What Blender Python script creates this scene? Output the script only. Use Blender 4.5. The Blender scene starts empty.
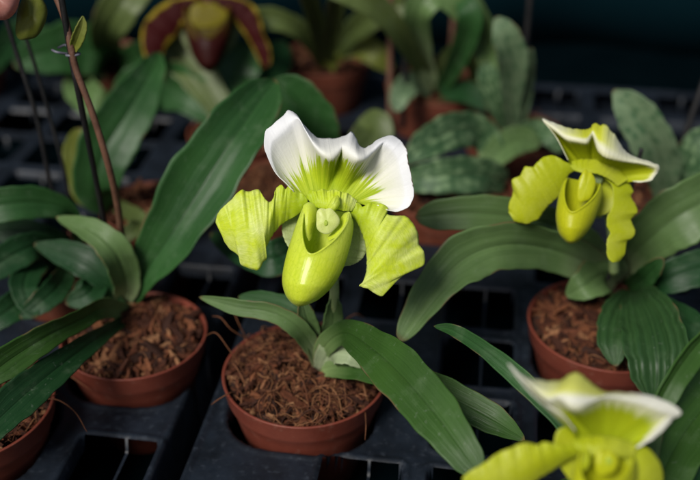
import bpy, bmesh, math, random
import numpy as np
from mathutils import Vector
random.seed(7); RNG = np.random.default_rng(7)
SC = bpy.context.scene
COL = SC.collection
R = math.radians

# ------------------------------------------------------------------ camera maths
F = 1000.0                      # focal length in photo pixels (700 wide)
PITCH = R(32)
CAM = np.array([0.0, -0.463, 0.404])
FWD = np.array([0, math.cos(PITCH), -math.sin(PITCH)])
UPV = np.array([0, math.sin(PITCH), math.cos(PITCH)])
RGT = np.array([1.0, 0, 0])

def ray(px, py):
    px = np.asarray(px, float); py = np.asarray(py, float)
    return FWD + RGT * ((px - 350) / F)[..., None] + UPV * ((240 - py) / F)[..., None]
def atz(px, py, Z):             # point at camera depth Z
    return CAM + ray(px, py) * np.asarray(Z, float)[..., None]
def ath(px, py, h):             # point at world height h
    d = ray(px, py); s = (np.asarray(h, float) - CAM[2]) / d[..., 2]
    return CAM + d * s[..., None]

def cr(P, n):
    """Catmull-Rom through the rows of P (k,m), n samples"""
    P = np.asarray(P, float); k = len(P)
    t = np.linspace(0, k - 1, n); i = np.clip(t.astype(int), 0, k - 2); f = (t - i)[:, None]
    p0 = np.where((i > 0)[:, None], P[np.maximum(i - 1, 0)], 2 * P[i] - P[i + 1])
    p1 = P[i]; p2 = P[i + 1]
    p3 = np.where((i < k - 2)[:, None], P[np.minimum(i + 2, k - 1)], 2 * p2 - p1)
    return 0.5 * ((2 * p1) + (-p0 + p2) * f + (2 * p0 - 5 * p1 + 4 * p2 - p3) * f ** 2 + (-p0 + 3 * p1 - 3 * p2 + p3) * f ** 3)

# ------------------------------------------------------------------ object helpers
def tag(o, label=None, cat=None, group=None, kind=None):
    if label: o['label'] = label
    if cat: o['category'] = cat
    if group: o['group'] = group
    if kind: o['kind'] = kind
    return o
def empty(name, loc, label, cat, group=None):
    o = bpy.data.objects.new(name, None); COL.objects.link(o)
    o.location = loc; o.empty_display_size = .01
    return tag(o, label, cat, group)
def link(name, me, mat, parent=None, smooth=True, origin=None):
    if mat is not None: me.materials.append(mat)
    if smooth:
        me.polygons.foreach_set('use_smooth', np.ones(len(me.polygons), bool))
    o = bpy.data.objects.new(name, me); COL.objects.link(o)
    if parent is not None:
        o.parent = parent
        if parent.type == 'EMPTY' and parent.parent is None:
            o.matrix_parent_inverse.translation = -parent.location
    return o
def grid_mesh(name, P, UV=None, closed=False, keep=None):
    """P (n,m,3) -> mesh"""
    n, m = P.shape[:2]
    idx = np.arange(n * m).reshape(n, m)
    if closed:
        nx = np.roll(idx, -1, axis=1); a, b, c, d = idx[:-1], nx[:-1], nx[1:], idx[1:]
    else:
        a, b, c, d = idx[:-1, :-1], idx[:-1, 1:], idx[1:, 1:], idx[1:, :-1]
    q = np.stack([a, b, c, d], -1).reshape(-1, 4)
    Pf = P.reshape(-1, 3)
    if keep is not None:        # open lattice: leave faces out, then the vertices nothing uses
        q = q[keep.reshape(-1)]; used, inv = np.unique(q, return_inverse=True); q = inv.reshape(-1, 4); Pf = Pf[used]
    me = bpy.data.meshes.new(name)
    me.vertices.add(len(Pf)); me.vertices.foreach_set('co', Pf.reshape(-1).astype(np.float32))
    me.loops.add(q.size); me.loops.foreach_set('vertex_index', q.reshape(-1).astype(np.int32))
    me.polygons.add(len(q)); me.polygons.foreach_set('loop_start', (np.arange(len(q)) * 4).astype(np.int32))
    me.update(calc_edges=True)
    if UV is not None:
        if closed:      # unwrap last column
            UVc = UV.copy()
            uvl = UVc.reshape(-1, 2)[q.reshape(-1)].reshape(-1, 4, 2)
            last = (np.arange(len(q)) % m) == m - 1
            uvl[last, 1, 0] = 1.0; uvl[last, 2, 0] = 1.0
            uvl = uvl.reshape(-1, 2)
        else:
            uvl = UV.reshape(-1, 2)[q.reshape(-1)]
        l = me.uv_layers.new(name='UVMap'); l.data.foreach_set('uv', uvl.reshape(-1).astype(np.float32))
    me.validate()
    return me
def solid(o, th, offset=0):
    s = o.modifiers.new('thick', 'SOLIDIFY'); s.thickness = th; s.offset = offset
    return o
def tube_mesh(name, pts, rad, seg=10, n=None):
    P = np.asarray(pts, float); rad = np.asarray(rad, float)
    if n is None: n = max(8, len(P) * 5)
    Q = cr(np.c_[P, rad], n); P, rr = Q[:, :3], Q[:, 3]
    T = np.gradient(P, axis=0); T /= np.linalg.norm(T, axis=1)[:, None] + 1e-12
    a = np.array([0, 0, 1.0]) if abs(T[0, 2]) < .9 else np.array([1.0, 0, 0])
    S = np.cross(T, a); S /= np.linalg.norm(S, axis=1)[:, None] + 1e-12
    B = np.cross(T, S)
    ph = np.linspace(0, 2 * math.pi, seg, endpoint=False)
    G = P[:, None] + rr[:, None, None] * (np.cos(ph)[None, :, None] * S[:, None] + np.sin(ph)[None, :, None] * B[:, None])
    G = np.concatenate([np.repeat(P[:1, None], seg, 1), G, np.repeat(P[-1:, None], seg, 1)], 0)
    u, v = np.meshgrid(np.arange(seg) / seg, np.linspace(0, 1, n + 2))
    return grid_mesh(name, G, np.stack([u, v], -1), closed=True)

# ------------------------------------------------------------------ materials
def mat(name):
    m = bpy.data.materials.new(name); m.use_nodes = True
    nt = m.node_tree; nt.nodes.clear()
    out = nt.nodes.new('ShaderNodeOutputMaterial')
    return m, nt, out
def nd(nt, typ, **kw):
    n = nt.nodes.new(typ)
    for k, v in kw.items():
        if k in n.inputs.keys(): n.inputs[k].default_value = v
        else: setattr(n, k, v)
    return n
def L(nt, a, b): nt.links.new(a, b)
def rgb(c): return (c[0], c[1], c[2], 1)
def mixc(nt, fac, a, b, blend='MIX'):
    n = nt.nodes.new('ShaderNodeMix'); n.data_type = 'RGBA'; n.blend_type = blend
    for sock, v in ((n.inputs[0], fac), (n.inputs[6], a), (n.inputs[7], b)):
        if hasattr(v, 'links'): L(nt, v, sock)
        elif isinstance(v, (int, float)): sock.default_value = v
        else: sock.default_value = rgb(v)
    return n.outputs[2]
def ramp(nt, src, stops):
    n = nt.nodes.new('ShaderNodeValToRGB'); e = n.color_ramp.elements
    while len(e) < len(stops): e.new(.5)
    for i, (p, c) in enumerate(stops):
        e[i].position = p; e[i].color = rgb(c) if not isinstance(c, (int, float)) else (c, c, c, 1)
    L(nt, src, n.inputs[0]); return n.outputs[0]
def math_(nt, op, a, b=None, clamp=False):
    n = nt.nodes.new('ShaderNodeMath'); n.operation = op; n.use_clamp = clamp
    for s, v in ((n.inputs[0], a), (n.inputs[1], b)):
        if v is None: continue
        if hasattr(v, 'links'): L(nt, v, s)
        else: s.default_value = v
    return n.outputs[0]
def noise(nt, vec, scale, detail=3, rough=.5, sc=None):
    if sc is not None:
        mp = nd(nt, 'ShaderNodeMapping'); mp.inputs['Scale'].default_value = sc
        L(nt, vec, mp.inputs['Vector']); vec = mp.outputs[0]
    n = nd(nt, 'ShaderNodeTexNoise', Scale=scale, Detail=detail, Roughness=rough)
    L(nt, vec, n.inputs['Vector']); return n.outputs[0]
def uvn(nt):
    tc = nd(nt, 'ShaderNodeTexCoord'); sp = nd(nt, 'ShaderNodeSeparateXYZ')
    L(nt, tc.outputs['UV'], sp.inputs[0]); return tc, sp.outputs[0], sp.outputs[1]
def bump(nt, h, strength, dist):
    b = nd(nt, 'ShaderNodeBump', Strength=strength, Distance=dist); L(nt, h, b.inputs['Height']); return b.outputs[0]
def finish_thin(nt, out, col, rough, nrm, transl, tcol=None, spec=.5, coat=0, sheen=0):
    p = nd(nt, 'ShaderNodeBsdfPrincipled')
    if hasattr(rough, 'links'): L(nt, rough, p.inputs['Roughness'])
    else: p.inputs['Roughness'].default_value = rough
    p.inputs['Specular IOR Level'].default_value = spec
    p.inputs['Coat Weight'].default_value = coat; p.inputs['Coat Roughness'].default_value = .25
    p.inputs['Sheen Weight'].default_value = sheen
    L(nt, col, p.inputs['Base Color'])
    if nrm is not None: L(nt, nrm, p.inputs['Normal'])
    if transl > 0:
        t = nd(nt, 'ShaderNodeBsdfTranslucent'); L(nt, tcol or col, t.inputs[0])
        if nrm is not None: L(nt, nrm, t.inputs['Normal'])
        mx = nd(nt, 'ShaderNodeMixShader', Fac=transl); mx.inputs[0].default_value = transl
        L(nt, p.outputs[0], mx.inputs[1]); L(nt, t.outputs[0], mx.inputs[2]); L(nt, mx.outputs[0], out.inputs[0])
    else: L(nt, p.outputs[0], out.inputs[0])

def leaf_mat(name, dark, light, rib=.6, rough=.37, mottle=None, transl=.12, base_pale=None):
    k_ = .56; dark = [x * k_ for x in dark]; light = [x * k_ for x in light]
    if base_pale is not None: base_pale = [x * 1.0 for x in base_pale]
    m, nt, out = mat(name); tc, u, v = uvn(nt)
    streak = noise(nt, tc.outputs['UV'], 1, 4, .6, (26, 1.6, 1))
    blot = noise(nt, tc.outputs['Object'], 22, 3, .55)
    c = mixc(nt, ramp(nt, streak, [(.3, 0), (.7, 1)]), dark, light)
    c = mixc(nt, math_(nt, 'MULTIPLY', ramp(nt, blot, [(.45, 0), (.75, 1)]), .5), c, [min(1, x * 1.5) for x in light])
    if mottle is not None:
        wq = noise(nt, tc.outputs['UV'], 1, 2, .5, (5, 8, 1))
        vm = nd(nt, 'ShaderNodeVectorMath'); vm.operation = 'MULTIPLY_ADD'; vm.inputs[1].default_value = (.10, .06, 0)
        cb = nd(nt, 'ShaderNodeCombineXYZ'); L(nt, wq, cb.inputs[0]); L(nt, wq, cb.inputs[1]); L(nt, cb.outputs[0], vm.inputs[0]); L(nt, tc.outputs['UV'], vm.inputs[2])
        vo = nd(nt, 'ShaderNodeTexVoronoi', Scale=1.0); vo.inputs['Randomness'].default_value = .55
        mp = nd(nt, 'ShaderNodeMapping'); mp.inputs['Scale'].default_value = (5, 12, 1); mp.inputs['Rotation'].default_value = (0, 0, .12)
        L(nt, vm.outputs[0], mp.inputs[0]); L(nt, mp.outputs[0], vo.inputs['Vector'])
        f = math_(nt, 'MULTIPLY', ramp(nt, vo.outputs['Distance'], [(.24, 1), (.60, 0)]), ramp(nt, noise(nt, tc.outputs['UV'], 1, 2, .6, (5, 9, 1)), [(.35, .1), (.62, .9)]))
        c = mixc(nt, f, c, mottle)
    # darker line along the mid vein
    du = math_(nt, 'ABSOLUTE', math_(nt, 'SUBTRACT', u, .5))
    mid = ramp(nt, du, [(0, 1), (.03, 0)])
    c = mixc(nt, math_(nt, 'MULTIPLY', mid, .45), c, [x * .55 for x in dark])
    edge = ramp(nt, du, [(.485, 0), (.5, 1)])
    c = mixc(nt, math_(nt, 'MULTIPLY', edge, .22), c, [min(1, x * 2.0) for x in light])
    if base_pale is not None:
        vv = math_(nt, 'ADD', v, math_(nt, 'MULTIPLY', math_(nt, 'SUBTRACT', streak, .5), .12))
        c = mixc(nt, ramp(nt, vv, [(.03, 1), (.27, 0)]), c, base_pale)
    # browned tip and a few chewed brown margins, dried water marks
    tipn = math_(nt, 'ADD', v, math_(nt, 'MULTIPLY', math_(nt, 'SUBTRACT', blot, .5), .05))
    c = mixc(nt, math_(nt, 'MULTIPLY', ramp(nt, tipn, [(.978, 0), (.995, 1)]), .7), c, (.14, .085, .035))
    en = noise(nt, tc.outputs['Object'], 38, 2, .5)
    eb = math_(nt, 'MULTIPLY', ramp(nt, math_(nt, 'ADD', du, math_(nt, 'MULTIPLY', math_(nt, 'SUBTRACT', en, .5), .05)), [(.484, 0), (.494, 1)]), ramp(nt, en, [(.56, 0), (.62, 1)]))
    c = mixc(nt, math_(nt, 'MULTIPLY', eb, .75), c, (.12, .075, .035))
    wm = noise(nt, tc.outputs['Object'], 75, 5, .65)
    wmf = math_(nt, 'MULTIPLY', ramp(nt, wm, [(.54, 0), (.70, 1)]), .10)
    c = mixc(nt, wmf, c, (.24, .32, .20))
    # dusty specks
    sp = noise(nt, tc.outputs['Object'], 420, 2, .5)
    c = mixc(nt, math_(nt, 'MULTIPLY', ramp(nt, sp, [(.66, 0), (.74, 1)]), .13), c, (.3, .33, .28))
    fine = noise(nt, tc.outputs['UV'], 1, 2, .5, (60, 3, 1))
    hsum = math_(nt, 'ADD', math_(nt, 'MULTIPLY', streak, rib), math_(nt, 'MULTIPLY', fine, .25))
    nrm = bump(nt, hsum, .5, .0012)
    rough = ramp(nt, math_(nt, 'ADD', math_(nt, 'MULTIPLY', wm, .6), math_(nt, 'MULTIPLY', streak, .4)), [(.3, rough - .10), (.7, rough + .16)])
    finish_thin(nt, out, c, rough, nrm, transl, spec=.27)
    return m

def petal_mat(name, base, mid, tipc, vein, blotch=.6, edgec=None, dots=0.0, rough=.42, transl=.36, ret=(26, 22), spec=.35, sheen=.05, en_=.12):
    m, nt, out = mat(name); tc, u, v = uvn(nt)
    c = mixc(nt, ramp(nt, v, [(.05, 0), (.45, 1)]), base, mid)
    b = noise(nt, tc.outputs['Object'], 85, 4, .55)
    bf = math_(nt, 'MULTIPLY', ramp(nt, b, [(.38, 0), (.72, 1)]), ramp(nt, v, [(.25, 0), (.7, blotch)]))
    c = mixc(nt, bf, c, tipc)
    veins = noise(nt, tc.outputs['UV'], 1, 2, .5, (52, 1.6, 1))
    c = mixc(nt, math_(nt, 'MULTIPLY', ramp(nt, veins, [(.46, 0), (.68, 1)]), .30), c, vein)
    vo = nd(nt, 'ShaderNodeTexVoronoi', Scale=1.0); vo.feature = 'DISTANCE_TO_EDGE'
    mp = nd(nt, 'ShaderNodeMapping'); mp.inputs['Scale'].default_value = ret + (1,); L(nt, tc.outputs['UV'], mp.inputs[0]); L(nt, mp.outputs[0], vo.inputs['Vector'])
    net = ramp(nt, vo.outputs['Distance'], [(.0, 1), (.16, 0)])
    c = mixc(nt, math_(nt, 'MULTIPLY', net, .30), c, vein)
    cells = noise(nt, tc.outputs['Object'], 520, 2, .6)
    c = mixc(nt, math_(nt, 'MULTIPLY', ramp(nt, cells, [(.45, 0), (.7, 1)]), .10), c, tipc)
    if dots > 0:
        dn = noise(nt, tc.outputs['Object'], 700, 1, .4)
        c = mixc(nt, math_(nt, 'MULTIPLY', ramp(nt, dn, [(.68, 0), (.74, 1)]), dots), c, [x * .5 for x in vein])
    if edgec is not None:
        du = math_(nt, 'ABSOLUTE', math_(nt, 'SUBTRACT', u, .5))
        en = math_(nt, 'ADD', du, math_(nt, 'MULTIPLY', math_(nt, 'SUBTRACT', b, .5), en_))
        c = mixc(nt, ramp(nt, en, [(.36, 0), (.45, 1)]), c, edgec)
    nrm = bump(nt, math_(nt, 'ADD', veins, math_(nt, 'MULTIPLY', cells, .5)), .3, .0004)
    finish_thin(nt, out, c, rough, nrm, transl, spec=spec, sheen=sheen)
    return m

def dorsal_mat(name, white, green, dgreen, reach=.47, fray=.30, tint=None, sharp=8., cap=None):
    """v = distance from the sepal's base, u = around the fan"""
    m, nt, out = mat(name); tc, u, v = uvn(nt)
    veins = noise(nt, tc.outputs['UV'], 1, 2, .55, (74, .5, 1))
    v2 = noise(nt, tc.outputs['UV'], 1, 1, .5, (150, .8, 1))
    vs = math_(nt, 'ADD', math_(nt, 'MULTIPLY', veins, .75), math_(nt, 'MULTIPLY', v2, .25))
    lim = math_(nt, 'ADD', reach, math_(nt, 'MULTIPLY', math_(nt, 'SUBTRACT', vs, .5), fray * 3.2))
    d = math_(nt, 'SUBTRACT', lim, v)
    g = ramp(nt, math_(nt, 'ADD', math_(nt, 'MULTIPLY', d, sharp), .5, True), [(.25, 0), (.75, 1)])
    wn = noise(nt, tc.outputs['Object'], 60, 3, .5)
    w = mixc(nt, wn, white, [x * .93 for x in white])
    if tint is not None:
        w = mixc(nt, ramp(nt, math_(nt, 'SUBTRACT', v, reach), [(0.0, .8), (.45, 0)]), w, tint)
    gg = mixc(nt, ramp(nt, vs, [(.4, 0), (.62, 1)]), green, dgreen)
    gg = mixc(nt, ramp(nt, v, [(.0, .7), (.42, 0)]), gg, dgreen)
    # faint veins run on from the green into the white
    vw = math_(nt, 'MULTIPLY', ramp(nt, vs, [(.47, 0), (.60, 1)]), ramp(nt, math_(nt, 'SUBTRACT', v, reach), [(.0, .34), (.26, 0)]))
    w = mixc(nt, vw, w, [x * .8 + .12 for x in green])
    w = mixc(nt, math_(nt, 'MULTIPLY', ramp(nt, vs, [(.5, 0), (.64, 1)]), .10), w, [x * .86 for x in white])
    c = mixc(nt, g, w, gg)
    du = math_(nt, 'ABSOLUTE', math_(nt, 'SUBTRACT', u, .5))
    midv = math_(nt, 'MULTIPLY', ramp(nt, du, [(.004, 1), (.016, 0)]), ramp(nt, v, [(.45, 1), (.62, 0)]))
    c = mixc(nt, math_(nt, 'MULTIPLY', midv, .8), c, dgreen)
    if cap is not None:     # the back of the hood turns yellow again above its pale margin
        cf = math_(nt, 'MULTIPLY', ramp(nt, v, [(.93, 0), (1.06, 1)]), ramp(nt, math_(nt, 'ABSOLUTE', math_(nt, 'SUBTRACT', u, .47)), [(.09, 1), (.24, .12)]))
        c = mixc(nt, cf, c, cap)
    sa = nd(nt, 'ShaderNodeAttribute'); sa.attribute_name = 'stain'
    c = mixc(nt, sa.outputs['Fac'], c, (.09, .045, .015))
    cells = noise(nt, tc.outputs['Object'], 600, 2, .6)
    nrm = bump(nt, math_(nt, 'ADD', vs, math_(nt, 'MULTIPLY', cells, .35)), .5, .0007)
    finish_thin(nt, out, c, .5, nrm, .32, spec=.25)
    return m

def simple(name, c1, c2, scale, rough=.5, bs=.3, bd=.001, lo=.35, hi=.65, spec=.5, detail=4, extra=None):
    m, nt, out = mat(name); tc = nd(nt, 'ShaderNodeTexCoord')
    n = noise(nt, tc.outputs['Object'], scale, detail, .6)
    c = mixc(nt, ramp(nt, n, [(lo, 0), (hi, 1)]), c1, c2)
    n2 = noise(nt, tc.outputs['Object'], scale * 6, 3, .6)
    if extra is not None:
        c = mixc(nt, math_(nt, 'MULTIPLY', ramp(nt, n2, [(.58, 0), (.72, 1)]), extra[1]), c, extra[0])
    nrm = bump(nt, math_(nt, 'ADD', n, n2), bs, bd)
    p = nd(nt, 'ShaderNodeBsdfPrincipled'); p.inputs['Specular IOR Level'].default_value = spec
    L(nt, c, p.inputs['Base Color']); L(nt, nrm, p.inputs['Normal'])
    rr = ramp(nt, n2, [(.2, max(0, rough - .12)), (.8, min(1, rough + .12))]); L(nt, rr, p.inputs['Roughness'])
    L(nt, p.outputs[0], out.inputs[0]); return m
def island_mat(name, stops, rough=.85):
    m, nt, out = mat(name); g = nd(nt, 'ShaderNodeNewGeometry'); tc = nd(nt, 'ShaderNodeTexCoord')
    c = ramp(nt, g.outputs['Random Per Island'], stops)
    n = noise(nt, tc.outputs['Object'], 350, 4, .7)
    c = mixc(nt, ramp(nt, n, [(.3, 0), (.8, .75)]), c, (.03, .012, .007))
    p = nd(nt, 'ShaderNodeBsdfPrincipled', Roughness=rough); p.inputs['Specular IOR Level'].default_value = .25
    L(nt, c, p.inputs['Base Color']); L(nt, bump(nt, n, .6, .001), p.inputs['Normal']); L(nt, p.outputs[0], out.inputs[0]); return m

M = {}
M['leaf'] = leaf_mat('leaf_green', (.026, .098, .024), (.050, .150, .040))
M['leaf_dark'] = leaf_mat('leaf_deep_green', (.012, .058, .018), (.026, .088, .028))
M['leaf_grey'] = leaf_mat('leaf_grey_green', (.105, .200, .060), (.170, .280, .098), base_pale=(.30, .38, .19))
M['leaf_pale'] = leaf_mat('leaf_pale_green', (.44, .56, .30), (.54, .66, .38), base_pale=(.44, .50, .32))
M['leaf_A'] = leaf_mat('leaf_bright_green', (.042, .112, .019), (.060, .148, .027), base_pale=(.22, .32, .12))
M['leaf_yellow'] = leaf_mat('leaf_yellowing', (.16, .20, .03), (.24, .27, .05))
M['leaf_olive'] = leaf_mat('leaf_olive', (.10, .15, .04), (.15, .20, .06))
M['leaf_mottled'] = leaf_mat('leaf_mottled', (.050, .125, .052), (.070, .150, .062), mottle=(.20, .30, .15))
M['leaf_mottled_pale'] = leaf_mat('leaf_mottled_pale', (.20, .31, .16), (.25, .36, .20), mottle=(.018, .075, .028))
M['leaf_ribbed'] = leaf_mat('leaf_ribbed', (.028, .085, .026), (.055, .135, .040), rib=1.0)
M['petal'] = petal_mat('petal_lime', (.46, .60, .012), (.66, .77, .035), (.90, .93, .50), (.42, .56, .012), blotch=.75, dots=.08)
M['pouch'] = petal_mat('pouch_lime', (.72, .82, .16), (.70, .80, .045), (.80, .86, .22), (.50, .64, .015), blotch=.3, rough=.26, transl=.40, dots=.25, ret=(40, 18))
M['petal_d'] = petal_mat('petal_yellow_green', (.44, .51, .008), (.51, .56, .011), (.66, .68, .16), (.36, .43, .006), blotch=.35)
M['pouch_d'] = petal_mat('pouch_yellow_green', (.53, .58, .014), (.55, .57, .011), (.62, .63, .055), (.40, .44, .006), blotch=.1, rough=.36, transl=.32)
M['syn'] = petal_mat('synsepal_pale', (.40, .50, .14), (.52, .60, .28), (.62, .68, .40), (.30, .42, .08), blotch=.3)
M['stam'] = petal_mat('staminode_pale', (.66, .74, .22), (.78, .82, .36), (.86, .88, .52), (.56, .68, .10), blotch=.4, rough=.35)
M['boss'] = petal_mat('staminode_boss', (.48, .62, .08), (.50, .64, .08), (.56, .68, .12), (.40, .54, .05), rough=.35)
M['dorsal'] = dorsal_mat('dorsal_white', (.90, .91, .92), (.60, .70, .03), (.38, .52, .012), .44, .22, tint=(.84, .83, .64))
M['dorsal_d'] = dorsal_mat('dorsal_white_margin', (.84, .84, .74), (.50, .55, .010), (.40, .46, .010), .66, .06, tint=(.78, .78, .36), sharp=4., cap=(.62, .66, .05))
M['dorsal_q'] = dorsal_mat('dorsal_white_front', (.80, .80, .77), (.46, .53, .012), (.38, .47, .012), .56, .12, tint=(.74, .76, .34), sharp=4., cap=(.68, .70, .16))
M['red_petal'] = petal_mat('petal_maroon', (.030, .003, .003), (.034, .003, .003), (.05, .006, .005), (.016, .002, .003), edgec=(.22, .17, .012), spec=.08, sheen=0, rough=.6, transl=.15, en_=.45)
M['red_pouch'] = petal_mat('pouch_maroon', (.10, .05, .008), (.035, .005, .005), (.06, .02, .008), (.02, .003, .003), blotch=.2, spec=.12, sheen=0)
M['red_yellow'] = petal_mat('staminode_yellow', (.17, .14, .008), (.20, .17, .008), (.22, .19, .012), (.06, .05, .006), dots=.9, spec=.1)
M['red_olive'] = petal_mat('column_olive', (.085, .062, .006), (.10, .075, .007), (.12, .07, .01), (.05, .025, .004), spec=.1)
M['pink'] = petal_mat('pouch_pink', (.42, .19, .15), (.55, .27, .23), (.68, .44, .40), (.40, .13, .12), blotch=.6)
M['bud'] = petal_mat('bud_olive', (.20, .22, .025), (.16, .19, .03), (.28, .30, .08), (.10, .13, .02))
M['stem_brown'] = simple('stem_brown', (.085, .038, .022), (.14, .065, .038), 90, .6, .4, .0008)
M['stem_green'] = simple('stem_green', (.20, .28, .10), (.32, .40, .18), 70, .5, .3, .0006, extra=((.14, .05, .03), .6))
M['stake'] = simple('black_stake', (.006, .006, .007), (.014, .013, .013), 60, .45, .2, .0005)
M['wire'] = simple('grey_wire', (.10, .10, .13), (.17, .17, .21), 120, .5, .2, .0004)
M['pot'] = simple('terracotta_plastic', (.135, .031, .019), (.175, .044, .027), 28, .46, .15, .0006, extra=((.24, .12, .085), .28), spec=.3)
M['pot_back'] = simple('terracotta_plastic_dull', (.13, .034, .018), (.17, .048, .024), 28, .55, .15, .0006, extra=((.30, .15, .10), .25))
M['tray'] = simple('black_tray_plastic', (.004, .006, .0095), (.0105, .0155, .024), 38, .5, .3, .0006, extra=((.036, .046, .062), .45), spec=.3)
M['bark'] = island_mat('bark_chips', [(0, (.014, .005, .003)), (.35, (.055, .016, .007)), (.65, (.125, .038, .015)), (.88, (.20, .074, .030)), (1, (.33, .17, .08))])
M['fibre'] = island_mat('coir_fibre', [(0, (.04, .013, .006)), (.5, (.13, .045, .018)), (1, (.30, .14, .06))], .8)
M['soil'] = simple('dark_compost', (.020, .009, .006), (.06, .025, .014), 160, .95, .8, .003)
M['ground'] = simple('bench_dark', (.0006, .0026, .0036), (.0010, .0034, .0046), 20, .9, .3, .002, spec=0)
M['wall'] = simple('teal_dark_sheet', (.0016, .0085, .0118), (.0022, .0105, .0145), 3, .9, .2, .004, spec=0)

# ------------------------------------------------------------------ pots
POT_H = 0.0775
def pot_profile(r):
    # (radius, z) outside bottom -> rim -> inside bottom, rim at z=0
    k = r / .05
    return [(0, -POT_H), (.029 * k, -POT_H), (.0302 * k, -POT_H + .0015), (.0440 * k, -.0220), (.0460 * k, -.0160), (.0472 * k, -.0138), (.0480 * k, -.0115),
            (.0496 * k, -.0012), (.0499 * k, -.0004), (.0496 * k, 0.0), (.0484 * k, -.0001), (.0480 * k, -.0006), (.0468 * k, -.010), (.0425 * k, -.022), (0, -.022)]
def lathe(name, prof, seg=96):
    ph = np.linspace(0, 2 * math.pi, seg, endpoint=False)
    P = np.array([[(r * math.cos(a), r * math.sin(a), z) for a in ph] for r, z in prof])
    u, v = np.meshgrid(np.arange(seg) / seg, np.linspace(0, 1, len(prof)))
    return grid_mesh(name, P, np.stack([u, v], -1), closed=True)
pot_me = lathe('flower_pot', pot_profile(.05)); pot_me.materials.append(M['pot']); pot_me.polygons.foreach_set('use_smooth', np.ones(len(pot_me.polygons), bool))

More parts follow.
